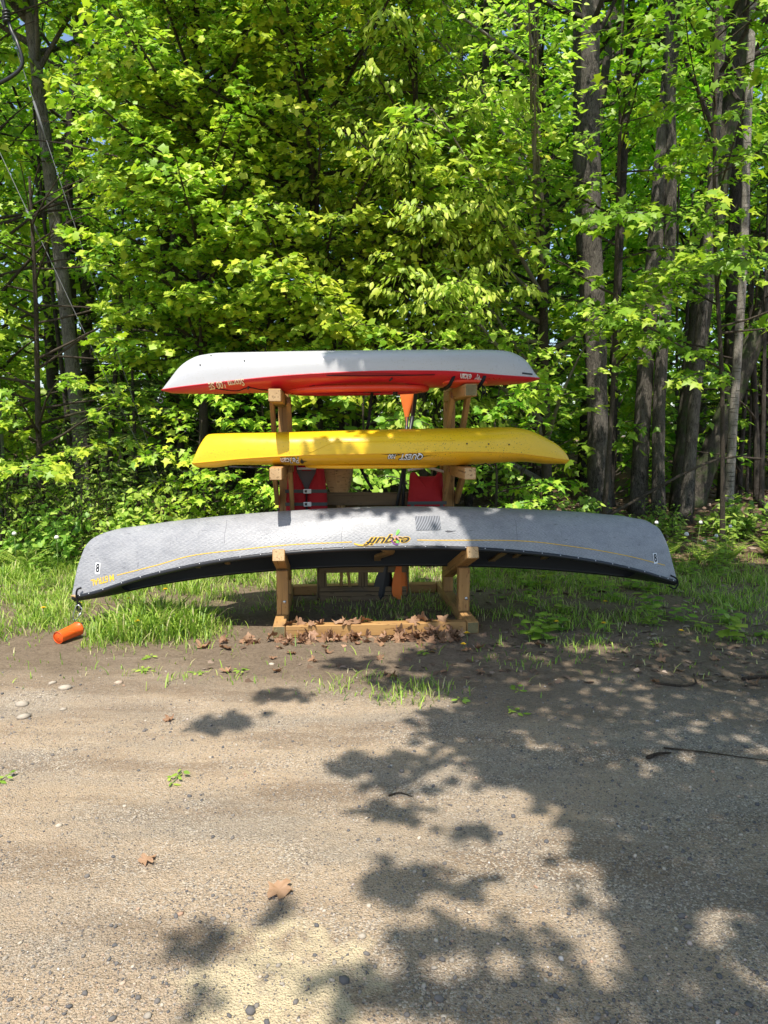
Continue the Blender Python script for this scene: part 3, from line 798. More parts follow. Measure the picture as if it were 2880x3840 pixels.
a8 = np.linspace(0, 2 * np.pi, 9)[:-1]; sk.lay('paddler_emblem', [(.068 + .011 * math.cos(a), .713 - CZ + .011 * math.sin(a)) for a in a8], [tuple(range(8))], M['decal_green'], canoe, .0058)
# dark scuffs and the vertical seams of the cloth
for x in (-1.24, -.35, 1.02):
    V2, F2 = poly_strip(np.array([(x + .004 * math.sin(z * 40), z - CZ) for z in np.linspace(.70, .86, 9)]), .006); sk.lay('cloth_seam', V2, F2, mat('seam_grey', (.20, .20, .215), .5), canoe, .0012)
V2, F2 = poly_strip(crom([(.44, .785 - CZ), (.48, .782 - CZ), (.53, .786 - CZ)], 4), np.array([.002, .008, .016, .012, .012, .008, .006, .004, .002])); sk.lay('scuff', V2, F2, mat('scuff_dark', (.05, .05, .06), .6), canoe, .0015)
# carry loops on the two ends
pl = cpt(-2.42, 0)
tube('carry_loop', crom([pl + (.035, -.05, .085), pl + (.005, -.06, .07), pl + (-.005, -.055, .02), pl + (.0, -.05, -.04), pl + (-.006, -.05, -.085), pl + (.012, -.05, -.10), pl + (.022, -.05, -.07), pl + (.012, -.05, -.03)], 6), .0085, M['black_rubber'], canoe, 6)
pr = cpt(2.45, 0)
tube('carry_loop', crom([pr + (-.03, -.03, .06), pr + (.02, -.035, .03), pr + (.035, -.03, -.02), pr + (.01, -.03, -.055), pr + (-.035, -.02, -.035)], 6), .0075, M['black_rubber'], canoe, 6)
tube('stem_knot', crom([pl + (-.055, -.02, .012), pl + (-.03, -.04, .018), pl + (-.01, -.045, .01)], 4), .010, M['yoke'], canoe, 6)

# ------------------------------------------------------------------ bailer hanging from the canoe's bow loop
car = root('carabiner', (-2.425, 5.465, .072), 'steel carabiner clipped to the black loop at the canoe end', 'carabiner')
cpts = [(.045, 0, .10), (.028, 0, .118), (.005, 0, .105), (-.022, 0, .02), (-.012, 0, .0), (.012, 0, .012), (.052, 0, .075), (.045, 0, .10)]
tube('clip_ring', crom(cpts, 5), .0045, M['grey_metal'], car, 6)
tube('gate', [(.018, -.001, .018), (.043, -.001, .058)], .0065, M['rivet'], car, 8)
c0 = np.array([-2.375, 5.05, .050]); c1 = np.array([-2.305, 5.23, .068])
cup = root('bailer_cup', (-2.31, 5.16, 0), 'orange plastic bailer cup lying on its side in the grass', 'cup')
ax_ = (c1 - c0) / np.linalg.norm(c1 - c0); cl = np.linalg.norm(c1 - c0)
prof = [(0, 0), (0, .040), (.003, .043), (.01, .0432), (.05, .0445), (cl * .6, .047), (cl - .012, .050), (cl - .01, .053), (cl, .053), (cl, .050), (cl - .02, .048), (.012, .040), (.010, 0)]
uu = np.cross(ax_, [0, 0, 1]); uu /= np.linalg.norm(uu); ww = np.cross(uu, ax_)
an = np.linspace(0, 2 * np.pi, 41)
def lathe(profile): return np.stack([[c0 + ax_ * h + (uu * math.cos(a) + ww * math.sin(a)) * max(r, 1e-4) for a in an] for h, r in profile]) - np.array([-2.31, 5.16, 0])
V, F = loft(lathe(prof)); o = obj('cup_wall', V, F, M['orange'], cup, True)
V, F = loft(lathe([(-.002, .042), (-.005, .0445), (.0, .046), (.005, .0445)])); obj('base_rim', V, F, M['orange'], cup, True)
V, F = loft(lathe([(-.001, 0), (-.002, .004), (0, .006)])); obj('moulding_mark', V, F, M['orange'], cup, True)
hd = c1 - np.array([-2.31, 5.16, 0])
tube('tether', crom([hd + (-.02, .0, .05), hd + (-.06, .06, .065), hd + (-.11, .14, .04), hd + (-.155, .215, .015)], 5), .0035, M['black_rubber'], cup, 5)

# ------------------------------------------------------------------ pallet with paddles, life jackets behind the boats
palr = root('pallet', (-.59, 6.40, 0), 'weathered brown pallet stood on edge between the rack posts holding paddles', 'pallet', rz=R(3.5))
PW = .80
for u in (.02, .40, .78):
    timber('stringer', (u, .055, 0.0), (u, .055, 1.0), .036, .09, palr, M['pallet'], M['pallet'], .003, R(90) if False else 0)
for z, h in ((.065, .13), (.30, .07), (.56, .09), (.945, .115)):
    timber('front_board', (-.0, .0, z), (PW, .0, z + random.uniform(-.004, .004)), .018, h, palr, M['pallet'], M['pallet'], .002)
for z, h in ((.065, .1), (.33, .09), (.60, .09), (.86, .075)):
    timber('back_board', (-.0, .112, z), (PW, .112, z + random.uniform(-.004, .004)), .018, h, palr, M['pallet'], M['pallet'], .002)

def blade_outline(L_, W_, tip=.35, n=14):
    s_ = np.linspace(0, 1, n); hw = W_ / 2 * (.14 + .86 * sstep(0, .72, s_))
    hw = hw * np.where(s_ > 1 - .22 * 0 - .16, np.sqrt(np.clip(1 - ((s_ - .84) / .165) ** 2, 0.05, 1)), 1)
    return s_ * L_, hw
def blade(name, p, d, L_, W_, side, material, parent, curve=.02):
    """a paddle blade from its throat p along d; side = across direction"""
    p = np.array(p, float); d = np.array(d, float); d /= np.linalg.norm(d); side = np.array(side, float); side -= d * (side @ d); side /= np.linalg.norm(side); n_ = np.cross(d, side)
    s_, hw = blade_outline(L_, W_)
    rings = []
    for s1, h1 in zip(s_, hw):
        row = []
        for f in (-1, -.5, -.08, 0, .08, .5, 1, .5, 0, -.5, -1):
            k = len(row); th = (.011 * (1 - abs(f)) + .002 + (.006 if abs(f) < .1 else 0)) * (1 if k < 7 else -1)
            row.append(p + d * s1 + side * f * h1 + n_ * (th + curve * (s1 / L_) ** 2))
        rings.append(row)
    V, F = loft(np.array(rings)); return obj(name, V, F, material, parent, True)
def double_paddle(label, top, bot, bmat_u, bmat_l, lu, ll, wu, wl, side_u, side_l, smat):
    top = np.array(top, float); bot = np.array(bot, float); d = (top - bot) / np.linalg.norm(top - bot)
    r_ = root('kayak_paddle', tuple(bot), label, 'paddle')
    o = bot
    tube('shaft', [bot + d * (ll - .08) - o, top - d * (lu - .08) - o], .0155, smat, r_, 10)
    blade('blade', top - d * lu - o, d, lu, wu, side_u, bmat_u, r_)
    blade('blade', bot + d * ll - o, -d, ll, wl, side_l, bmat_l, r_)
double_paddle('kayak paddle with bright orange blades and black shaft standing in the pallet', (.225, 6.42, 2.10), (.135, 6.455, .012), M['orange_blade'], M['orange_blade'], .50, .46, .17, .17, (1, -.2, 0), (.8, .5, 0), M['black'])
double_paddle('kayak paddle with black blades and black shaft standing in the pallet', (.325, 6.36, 2.10), (-.03, 6.455, .012), M['black'], M['black'], .50, .46, .15, .17, (.25, 1, 0), (1, .1, 0), M['black'])
def canoe_paddle(label, top, bot, W_, tw):
    top = np.array(top, float); bot = np.array(bot, float); d = (top - bot) / np.linalg.norm(top - bot)
    r_ = root('canoe_paddle', tuple(bot), label, 'paddle', 'wooden paddles in the pallet')
    blade('blade', top - d * .62 - bot, d, .62, W_, (1, tw, 0), M['paddlewood'], r_, 0)
    tube('shaft', [np.zeros(3) + d * .05, top - d * .55 - bot], .0145, M['paddlewood'], r_, 10)
    tube('grip', [d * .0 + np.array([-.05, 0, .005]), d * .0 + np.array([.0, 0, .02]), d * 0 + np.array([.05, 0, .005])], np.array([.012, .02, .012]), M['paddlewood'], r_, 8)
canoe_paddle('broad tan wooden canoe paddle, blade up, beside the red life jacket', (-.48, 6.43, 1.42), (-.30, 6.455, .01), .235, .1)
canoe_paddle('darker wooden canoe paddle, blade up, leaning edge-on behind the broad one', (-.355, 6.45, 1.40), (-.40, 6.458, .01), .19, .55)

def jacket(name, label, loc, rz, front):
    r_ = root(name, loc, label, 'life jacket', rz=rz)
    W_, H_ = .36, .50
    def panel(nm, outline, y0, th, material, inset=.02):
        out = np.array(outline, float); k = len(out); c_ = out.mean(0)
        rings = []
        for f, yy in ((.0, th), (.72, th * .95), (.93, th * .6), (1.0, 0), (1.0, -.012)):
            rings.append(np.stack([c_[0] + (out[:, 0] - c_[0]) * f, np.full(k, y0 - yy), c_[1] + (out[:, 1] - c_[1]) * f], 1))
        rings = np.array(rings); rings = np.concatenate([rings, rings[:, :1]], 1)
        V, F = loft(rings); return obj(nm, V, F, material, r_, True)
    if front:
        for s in (-1, 1):
            o1 = crom([(s * .01, 0), (s * .17, .0), (s * .185, .12), (s * .175, .30), (s * .16, .44), (s * .145, .52), (s * .09, .53), (s * .085, .44), (s * .01, .27), (s * .01, .1), (s * .01, 0)], 3)[:-1]
            panel('foam_panel', o1, 0, .05, M['red_fabric'])
        panel('back_lining', [(-.15, .02), (.15, .02), (.15, .47), (.10, .52), (-.10, .52), (-.15, .47)], .07, .03, M['grey_fabric'])
        panel('collar', [(-.09, .40), (.09, .40), (.10, .56), (-.10, .56)], .08, .04, M['red_fabric'])
        panel('collar_tape', [(-.085, .455), (.085, .455), (.085, .475), (-.085, .475)], .035, .004, M['hanger'])
        for z in (.155, .27):
            b_ = box_mesh('webbing', .37, .008, .030, M['grey_webbing'], .002); o = bpy.data.objects.new('webbing', b_); o.location = (0, -.053, z); link(o, r_)
            bk = box_mesh('buckle', .070, .012, .040, M['hanger'], .004); o = bpy.data.objects.new('buckle', bk); o.location = (.01, -.062, z); link(o, r_)
            b2 = box_mesh('buckle_slot', .020, .004, .022, M['black'], .001); o2 = bpy.data.objects.new('buckle_slot', b2); o2.location = (-.012, -.0065, 0); link(o2, o)
    else:
        o1 = crom([(-.16, 0), (.16, 0), (.17, .1), (.155, .25), (.15, .36), (.14, .41), (.10, .42), (.08, .385), (-.08, .385), (-.10, .42), (-.14, .41), (-.15, .36), (-.155, .25), (-.17, .1), (-.16, 0)], 2)[:-1]
        panel('back_panel', o1, 0, .06, M['red_fabric'])
        panel('lower_panel', [(-.14, -.16), (.14, -.16), (.15, -.01), (-.15, -.01)], .0, .05, M['red_fabric'])
        b_ = box_mesh('webbing', .35, .008, .028, M['grey_webbing'], .002); o = bpy.data.objects.new('webbing', b_); o.location = (0, -.058, .15); link(o, r_)
        for s in (-1, 1):
            b_ = box_mesh('webbing', .030, .008, .24, M['grey_webbing'], .002); o = bpy.data.objects.new('webbing', b_); o.location = (s * .13, -.056, .035); link(o, r_)
    return r_
jacket('life_jacket', 'red life jacket with grey straps and two pale buckles, front showing', (-.69, 6.31, .755), R(3), True)
jacket('life_jacket', 'red life jacket turned back to front on a white hanger', (.375, 6.30, .772), R(5), False)
jk = jacket('life_jacket', 'bright red life jacket mostly hidden behind the rack post and buckled jacket', (-.80, 6.46, .70), R(8), False)
for loc, lab in (((.375, 6.33, 1.205), 'white plastic hanger holding the back-to-front red life jacket'), ((-.69, 6.39, 1.275), 'white plastic hanger holding the buckled red life jacket')):
    h_ = root('coat_hanger', loc, lab, 'hanger', rz=R(4))
    tube('shoulder_bar', crom([(-.165, 0, -.0), (-.10, 0, .012), (-.03, 0, .022), (0, 0, .05), (.03, 0, .022), (.10, 0, .005), (.165, 0, -.012)], 5), .011, M['hanger'], h_, 8)
    tube('hook', crom([(0, 0, .045), (0, 0, .12), (.0, .02, .20), (0, .08, .22), (0, .10, .19)], 5), .005, M['hanger'], h_, 6)

# ------------------------------------------------------------------ foliage
def fan(outline, centre, fold=.14, droop=.22):
    P = np.array([centre] + outline, float)
    z = -fold * np.abs(P[:, 1]) - droop * P[:, 0] ** 2 + fold * .2
    V = np.column_stack([P, z]); k = len(outline)
    return V, np.array([(0, 1 + i, 1 + (i + 1) % k) for i in range(k)])
TPL = {
 'maple': fan([(0, 0), (-.02, .33), (.24, .25), (.44, .54), (1, 0), (.44, -.54), (.24, -.25), (-.02, -.33)], (.36, 0)),
 'heart': fan([(0, 0), (-.07, .22), (.12, .40), (.5, .33), (1, 0), (.5, -.33), (.12, -.40), (-.07, -.22)], (.38, 0), .2),
 'oval': fan([(0, 0), (.28, .21), (.62, .19), (1, 0), (.62, -.19), (.28, -.21)], (.45, 0), .25, .25),
 'maple_fine': fan([(0, 0), (-.06, .30), (.20, .22), (.36, .56), (.50, .20), (1, 0), (.50, -.20), (.36, -.56), (.20, -.22), (-.06, -.30)], (.36, 0)),
 'kite': fan([(0, 0), (.38, .44), (1, .04), (.36, -.44)], (.40, 0)),
 'far': fan([(0, 0), (.22, .45), (.45, .2), (1, .05), (.5, -.25), (.2, -.45)], (.36, 0)),
}
def needle_tpl(n=5):
    V = []; F = []
    V += [(0, .012, 0), (0, -.012, 0), (1, 0, 0)]; F.append((0, 1, 2))
    for i in range(n):
        x = .08 + .86 * i / n; l = .20 * (1 - .5 * i / n)
        for s in (-1, 1):
            b = len(V); V += [(x - .045, 0, 0), (x + .045, 0, 0), (x + .10, s * l, .02)]; F.append((b, b + 1, b + 2))
    return np.array(V, float), np.array(F)
TPL['needle'] = needle_tpl()

def unit(a): return a / (np.linalg.norm(a, axis=-1, keepdims=True) + 1e-9)
class Leaves:
    def __init__(s): s.P = []; s.D = []; s.N = []; s.S = []; s.T = []
    def add(s, P, D, N, S, T): s.P.append(P); s.D.append(D); s.N.append(N); s.S.append(S); s.T.append(T)
    def count(s): return sum(len(p) for p in s.P)
    def build(s, name, kind, material, parent=None, shift=(0, 0, 0)):
        P = np.concatenate(s.P) - np.asarray(shift, float); D = unit(np.concatenate(s.D)); N = np.concatenate(s.N); S = np.concatenate(s.S); T = np.concatenate(s.T)
        N = unit(N - D * np.sum(N * D, -1, keepdims=True)); B = np.cross(N, D)
        tv, tf = TPL[kind]; k = len(tv)
        V = P[:, None] + S[:, None, None] * (tv[None, :, 0:1] * D[:, None] + tv[None, :, 1:2] * B[:, None] + tv[None, :, 2:3] * N[:, None])
        F = (tf[None] + (np.arange(len(P)) * k)[:, None, None]).reshape(-1, 3)
        return obj(name, V.reshape(-1, 3), F, material, parent, False, np.repeat(T, k))

SUNUP = np.array([-SUN.x, -SUN.y, -SUN.z])
def spray_leaves(L, pts, outdir, size, per=2, jit=.05, droop=.6, tint=(.5, .2), light=.55, spread=.75):
    """leaves along a twig (pts) that point outwards and hang a little"""
    n = len(pts) * per
    P = np.repeat(pts, per, 0) + rng.normal(0, jit, (n, 3)) * [1, 1, .6]
    od = np.repeat(outdir[None], n, 0) if outdir.ndim == 1 else np.repeat(outdir, per, 0)
    D = unit(od * .8 + rng.normal(0, spread, (n, 3)) * [1, 1, .35]); D[:, 2] -= droop * rng.uniform(.3, 1.3, n)
    N = np.array([0, -.25, .8]) + SUNUP * light + rng.normal(0, .45, (n, 3))
    S = size * rng.uniform(.5, 1.3, n)
    tipw = np.repeat(np.linspace(-.16, .20, len(pts)), per) + rng.normal(0, .10)   # young outer leaves are paler
    L.add(P, D, N, S, np.clip(rng.normal(tint[0], tint[1], n) + tipw, 0, 1))

def bend(p0, d0, L_, n, up0, droop, wob):
    """a limb that leaves along d0, lifts or droops as it goes"""
    P = [np.array(p0, float)]; d = np.array(d0, float)
    for i in range(n):
        d = d + np.array([0, 0, (up0 * (1 - i / n) - droop * (i / n))]) / n * 1.6 + rng.normal(0, wob, 3) / math.sqrt(n)
        d /= np.linalg.norm(d); P.append(P[-1] + d * L_ / n)
    return np.array(P)

def tree(name, label, pts, r0, r1, spec, leaf, leafmat, bark, group=None, cat='tree', limb_bark=None, sides=12, nleaf=None):
    """pts: trunk polyline (world); spec: dict of branch settings"""
    pts = np.array(pts, float); pts[0, 2] = gz(pts[0, 0], pts[0, 1]) - .05
    C_ = crom(pts, 8); base = np.array([pts[0, 0], pts[0, 1], pts[0, 2]])
    r_ = root(name, tuple(base), label, cat, group)
    k = len(C_); u = np.linspace(0, 1, k)
    rad = r1 + (r0 - r1) * (1 - u) ** .9; rad = rad * (1 + .25 * np.exp(-u * k / 1.6))
    tb = Tubes(); tb.add(C_, rad, sides, .035); tb.build('trunk', bark, r_, True, base)
    limbs = Tubes(); L = Leaves()
    seglen = np.linalg.norm(np.diff(C_, axis=0), axis=1); cum = np.concatenate([[0], np.cumsum(seglen)])
    def at(z):
        i = int(np.clip(np.searchsorted(C_[:, 2], z), 1, k - 1)); f = (z - C_[i - 1, 2]) / max(C_[i, 2] - C_[i - 1, 2], 1e-6)
        return C_[i - 1] + (C_[i] - C_[i - 1]) * np.clip(f, 0, 1), rad[i]
    s = dict(nb=30, z0=2, z1=8, L=2.0, top=.5, az=(-90, 180), up=.25, el=(5, 35), droop=.6, tw=.13, size=.1, node=.055, per=2, wob=.12, tint=(.5, .2), light=.55, twl=.34, jit=.04, ldroop=.6, twig_r=.004, minL=.35, spread=.75, mask=None)
    s.update(spec)
    for b in range(s['nb']):
        q_ = (b + rng.random()) / s['nb']; z = s['z0'] + (s['z1'] - s['z0']) * q_
        p0, rt = at(z)
        az = R(rng.normal(s['az'][0], s['az'][1] / 2)) if s['az'][1] < 180 else rng.uniform(0, 2 * np.pi)
        el = R(rng.uniform(*s['el']))
        prof = (1 - q_) ** .7 * (1 - s['top']) + s['top'] if s.get('cone') else s['top'] + (1 - s['top']) * math.sin(math.pi * min(1, q_ * .8 + .25))
        Lb = max(s['minL'], s['L'] * prof * rng.uniform(.7, 1.15))
        d0 = np.array([math.cos(az) * math.cos(el), math.sin(az) * math.cos(el), math.sin(el)])
        nseg = 7
        P = bend(p0, d0, Lb, nseg, s['up'], s['droop'], s['wob'])
        rb = min(rt * .6, .012 + .011 * Lb)
        limbs.add(P, np.linspace(rb, .004, nseg + 1), 5, 0, 1, False)
        # twigs lie in a flattish fan either side of the limb
        nt = max(3, int(Lb * .85 / s['tw']))
        for i in range(nt):
            f = .16 + .84 * (i + rng.random() * .8) / nt; f = min(f, .999)
            j = f * nseg; j0 = int(j); pp = P[j0] + (P[j0 + 1] - P[j0]) * (j - j0); dd_ = unit(P[j0 + 1] - P[j0])
            side = np.cross(dd_, [0, 0, 1.0]); side /= np.linalg.norm(side) + 1e-9
            sg = 1 if i % 2 else -1
            td = unit(dd_ * rng.uniform(.45, .9) + side * sg * rng.uniform(.5, 1.0) + np.array([0, 0, rng.normal(.02, .16)]))
            tl = Lb * s['twl'] * (1.1 - .65 * f) * rng.uniform(.6, 1.25); tl = max(tl, .12)
            m_ = max(2, int(tl / s['node']))
            tp = pp + td * np.linspace(.12, 1, m_)[:, None] * tl; tp[:, 2] -= s['droop'] * .28 * tl * np.linspace(0, 1, m_) ** 2
            if s['mask'] is not None and not s['mask'](tp[-1]): continue
            if s['twig_r']: limbs.add(np.vstack([pp, tp[m_ // 2], tp[-1]]), [s['twig_r'] * 1.3, s['twig_r'], s['twig_r'] * .5], 3, 0, 1, False)
            spray_leaves(L, tp, td, s['size'], s['per'], s['jit'], s['ldroop'], s['tint'], s['light'], s['spread'])
    if limbs.n: limbs.build('limbs', limb_bark or M['bark_thin'], r_, True, base)['kind'] = 'stuff'
    if L.count(): L.build('crown', leaf, leafmat, r_, base)['kind'] = 'stuff'
    return r_

LEAFN = 0
FRONT = (-90, 150)
# --- left maple: the tall straight trunk that forks high up
tree('maple_tree', 'maple with a tall straight grey trunk forking high, left of the rack', [(-4.62, 11.0, 0), (-4.75, 11.0, 2.6), (-4.92, 11.0, 5.0), (-5.12, 11.0, 7.5), (-5.3, 10.9, 11)], .115, .07,
     dict(nb=28, z0=6.7, z1=10.8, L=3.0, top=.6, az=FRONT, el=(5, 50), up=.5, droop=.7, tw=.14, size=.10, per=3, tint=(.5, .2)), 'maple', M['maple_leaf'], M['bark_sunlit'], limb_bark=M['bark'])
# --- central maple pole with shelf after shelf of bright sprays
tree('maple_tree', 'bright young maple with layered leaf shelves rising behind the rack', [(-.98, 10.3, 0), (-.95, 10.3, 3), (-1.0, 10.2, 6), (-1.08, 10.2, 10.5)], .085, .035,
     dict(nb=80, per=3, z0=1.7, z1=9.8, L=2.9, top=.75, az=FRONT, el=(0, 30), up=.35, droop=.75, tw=.13, size=.088, tint=(.58, .2)), 'maple', M['maple_leaf'], M['bark_thin'])
tree('maple_tree', 'slender maple with yellow-green sprays between the tall left trunk and centre', [(-2.55, 10.0, 0), (-2.5, 10.0, 3), (-2.45, 9.9, 6), (-2.4, 9.8, 9.8)], .07, .03,
     dict(nb=62, per=3, mask=lambda p: p[0] > -3.6, z0=2.2, z1=9.3, L=2.3, top=.7, az=(-80, 140), el=(0, 32), up=.35, droop=.75, tw=.13, size=.088, tint=(.55, .2)), 'maple', M['maple_leaf'], M['bark_thin'])
# --- narrow-leaved tree with hanging leaves
tree('beech_tree', 'slim tree with hanging narrow pointed leaves directly behind the kayaks', [(.55, 9.6, 0), (.5, 9.6, 2.5), (.42, 9.5, 5), (.35, 9.5, 8)], .06, .02,
     dict(nb=60, per=3, z0=.9, z1=7.6, L=1.75, top=.6, az=(-90, 160), el=(5, 45), up=.3, droop=1.0, tw=.11, size=.10, ldroop=1.3, tint=(.6, .2), light=.35, spread=.5), 'oval', M['beech_leaf'], M['bark_thin'])
# --- heart-leaved basswood: pale limbs arching out to the left
tree('basswood_tree', 'thin-leaved basswood with pale arching limbs and heart-shaped leaves', [(2.25, 9.6, 0), (2.15, 9.6, 2), (2.05, 9.55, 4), (1.85, 9.5, 7), (1.8, 9.5, 9.5)], .075, .025,
     dict(nb=40, z0=.8, z1=9.0, L=2.9, top=.6, az=(205, 110), el=(10, 55), up=.4, droop=.55, tw=.15, size=.088, node=.075, per=3, tint=(.55, .22), light=.4, spread=.6), 'heart', M['bass_leaf'], M['bark_thin'], limb_bark=M['bark_pale'])
for x, y, h, n_, lab in ((-5.9, 10.2, 9.0, 46, 'full leafy maple left of the tall straight trunk'), (-3.5, 12.2, 9.5, 46, 'full leafy maple filling the gap behind the tall straight trunk'), (-1.9, 11.8, 10.5, 40, 'full leafy maple behind the layered young maple')):
    tree('maple_tree', lab, [(x, y, 0), (x + .05, y, h * .3), (x, y, h * .6), (x + .1, y, h)], .07, .03,
         dict(nb=n_, mask=(lambda p: p[0] < -5.0 or p[2] > 8) if x < -5 else None, z0=1.0, z1=h * .96, L=2.4, top=.7, az=(-90, 170), el=(0, 35), up=.35, droop=.7, tw=.17, size=.12, node=.08, per=3, tint=(.45, .2), twig_r=0), 'far', M['maple_leaf'], M['bark_thin'])
# --- low bright sprays at the left edge
tree('maple_sapling', 'low maple with wide bright sprays reaching over the left verge', [(-4.45, 9.2, 0), (-4.4, 9.1, 1.5), (-4.3, 9.0, 3.2), (-4.25, 8.9, 4.6)], .045, .015,
     dict(nb=30, mask=lambda p: p[2] < 1.5 or p[0] < -4.25 or p[0] > -3.5, z0=.8, z1=4.4, L=1.9, top=.6, az=(-70, 150), el=(-5, 25), up=.2, droop=.55, tw=.13, size=.105, per=3, tint=(.55, .2)), 'maple_fine', M['maple_leaf'], M['bark_thin'])
# --- maple sprays on the right, in front of the big trunks
tree('maple_sapling', 'right-hand maple sapling whose large leaves hang before the big trunks', [(4.15, 8.6, 0), (4.0, 8.5, 2.0), (3.75, 8.4, 4.2), (3.6, 8.3, 7.5)], .03, .015,
     dict(nb=28, z0=2.0, z1=7.3, L=1.9, top=.6, az=(-120, 140), el=(0, 30), up=.25, droop=.7, tw=.16, size=.115, node=.07, per=3, tint=(.45, .2)), 'maple_fine', M['maple_dark'], M['bark_thin'])
tree('maple_sapling', 'small maple with drooping green leaves between the great trunks', [(2.75, 8.9, 0), (2.8, 8.8, 2.0), (2.75, 8.7, 4.5), (2.7, 8.6, 6.5)], .035, .015,
     dict(nb=18, z0=2.3, z1=6.3, L=1.4, top=.6, az=(-110, 160), el=(0, 30), up=.25, droop=.7, tw=.16, size=.11, node=.07, per=3, tint=(.45, .2)), 'maple_fine', M['maple_dark'], M['bark_thin'])
# --- saplings low behind the rack
for i, (x, y, h, lab, n_) in enumerate(((-1.5, 8.9, 2.6, 'leafy maple seedling low behind the left end of the yellow kayak', 20), (-.25, 8.6, 2.5, 'leafy seedling seen through the gap between the two kayaks', 22), (1.35, 8.8, 2.2, 'leafy seedling behind the right rack post', 15), (-2.3, 8.9, 1.7, 'leafy seedling beside the yellow wire guard', 13))):
    tree('maple_sapling', lab, [(x, y, 0), (x + .05, y, h * .4), (x, y - .05, h * .7), (x + .06, y - .1, h)], .018, .008,
         dict(nb=n_, z0=.35, z1=h, L=.95, top=.7, az=(-90, 170), el=(0, 30), up=.2, droop=.6, tw=.11, size=.105, tint=(.55, .22), twl=.4, twig_r=.003), 'heart' if i in (1,) else 'maple_fine', M['bass_leaf'] if i == 1 else M['maple_leaf'], M['bark_thin'])

# --- the great trunks on the right
def big(name, label, pts, r0, r1, bark, z0=6.9, nb=26, z1=None, L_=3.0, size=.13, leafmat='maple_dark', group=None, **kw):
    z1 = z1 or pts[-1][2] - .3
    sp = dict(nb=nb, z0=z0, z1=z1, L=L_, top=.7, az=(0, 360), el=(10, 55), up=.5, droop=.5, tw=.24, size=size, node=.11, tint=(.5, .22), twig_r=0)
    sp.update(kw)
    return tree(name, label, pts, r0, r1, sp, 'far', M[leafmat], bark, group, sides=16, limb_bark=M['bark_dark'])
big('hardwood_tree', 'great furrowed hardwood trunk, left stem of the twin beside the rack', [(3.30, 10.8, 0), (3.18, 10.8, 2.5), (3.02, 10.8, 5), (2.92, 10.8, 8), (2.9, 10.8, 12)], .165, .11, M['bark'])
big('hardwood_tree', 'darker right stem of the twin hardwood beside the rack', [(3.62, 11.6, 0), (3.40, 11.6, 2.5), (3.12, 11.6, 5), (3.0, 11.6, 8), (2.9, 11.6, 12)], .15, .10, M['bark'], nb=8)
big('hardwood_tree', 'straight furrowed trunk standing next right of the twin stems', [(3.92, 10.9, 0), (3.95, 10.9, 2.5), (4.05, 10.9, 5), (4.18, 10.9, 8), (4.3, 10.9, 12)], .125, .095, M['bark'])
big('hardwood_tree', 'smoother slim trunk pressed against the straight furrowed trunk', [(4.18, 10.75, 0), (4.12, 10.75, 2.2), (4.2, 10.8, 4.5), (4.05, 10.8, 7.5), (3.9, 10.9, 11)], .095, .06, M['bark'], nb=6)
big('hardwood_tree', 'thick dark trunk leaning slightly right with mossy foot', [(4.62, 11.0, 0), (4.72, 11.0, 2.5), (4.95, 11.0, 5), (5.25, 11.0, 8), (5.55, 11.0, 12)], .16, .12, M['bark_moss'])
big('hardwood_tree', 'mossy trunk leaning strongly to the right from among the great trunks', [(4.98, 11.5, 0), (5.4, 11.5, 1.6), (6.0, 11.5, 3.5), (6.5, 11.5, 6), (6.9, 11.5, 10)], .17, .11, M['bark_moss'], nb=8)
big('hardwood_tree', 'thin dark trunk in the gap between twin stems and straight trunk', [(3.80, 12.0, 0), (3.82, 12, 2.5), (3.85, 12.0, 5), (3.9, 12, 8), (3.9, 12, 11)], .075, .05, M['bark_dark'], nb=6)
big('hardwood_tree', 'slim brown trunk in front of the thick dark trunk', [(4.35, 10.2, 0), (4.42, 10.2, 2.2), (4.5, 10.2, 4.2), (4.55, 10.2, 7), (4.6, 10.2, 10)], .085, .05, M['bark'], nb=6, z0=5.5)
big('birch_tree', 'pale slender birch trunk at the edge of the wood', [(4.97, 10.2, 0), (4.98, 10.2, 2), (5.0, 10.2, 4), (4.95, 10.2, 6.5), (5.0, 10.2, 9.5)], .062, .045, M['birch'], nb=8, z0=5.0)
big('hardwood_tree', 'dark upright trunk behind the birch', [(5.9, 12.2, 0), (5.85, 12.2, 3), (5.8, 12.2, 6), (5.75, 12.2, 10)], .13, .09, M['bark_dark'], nb=8)

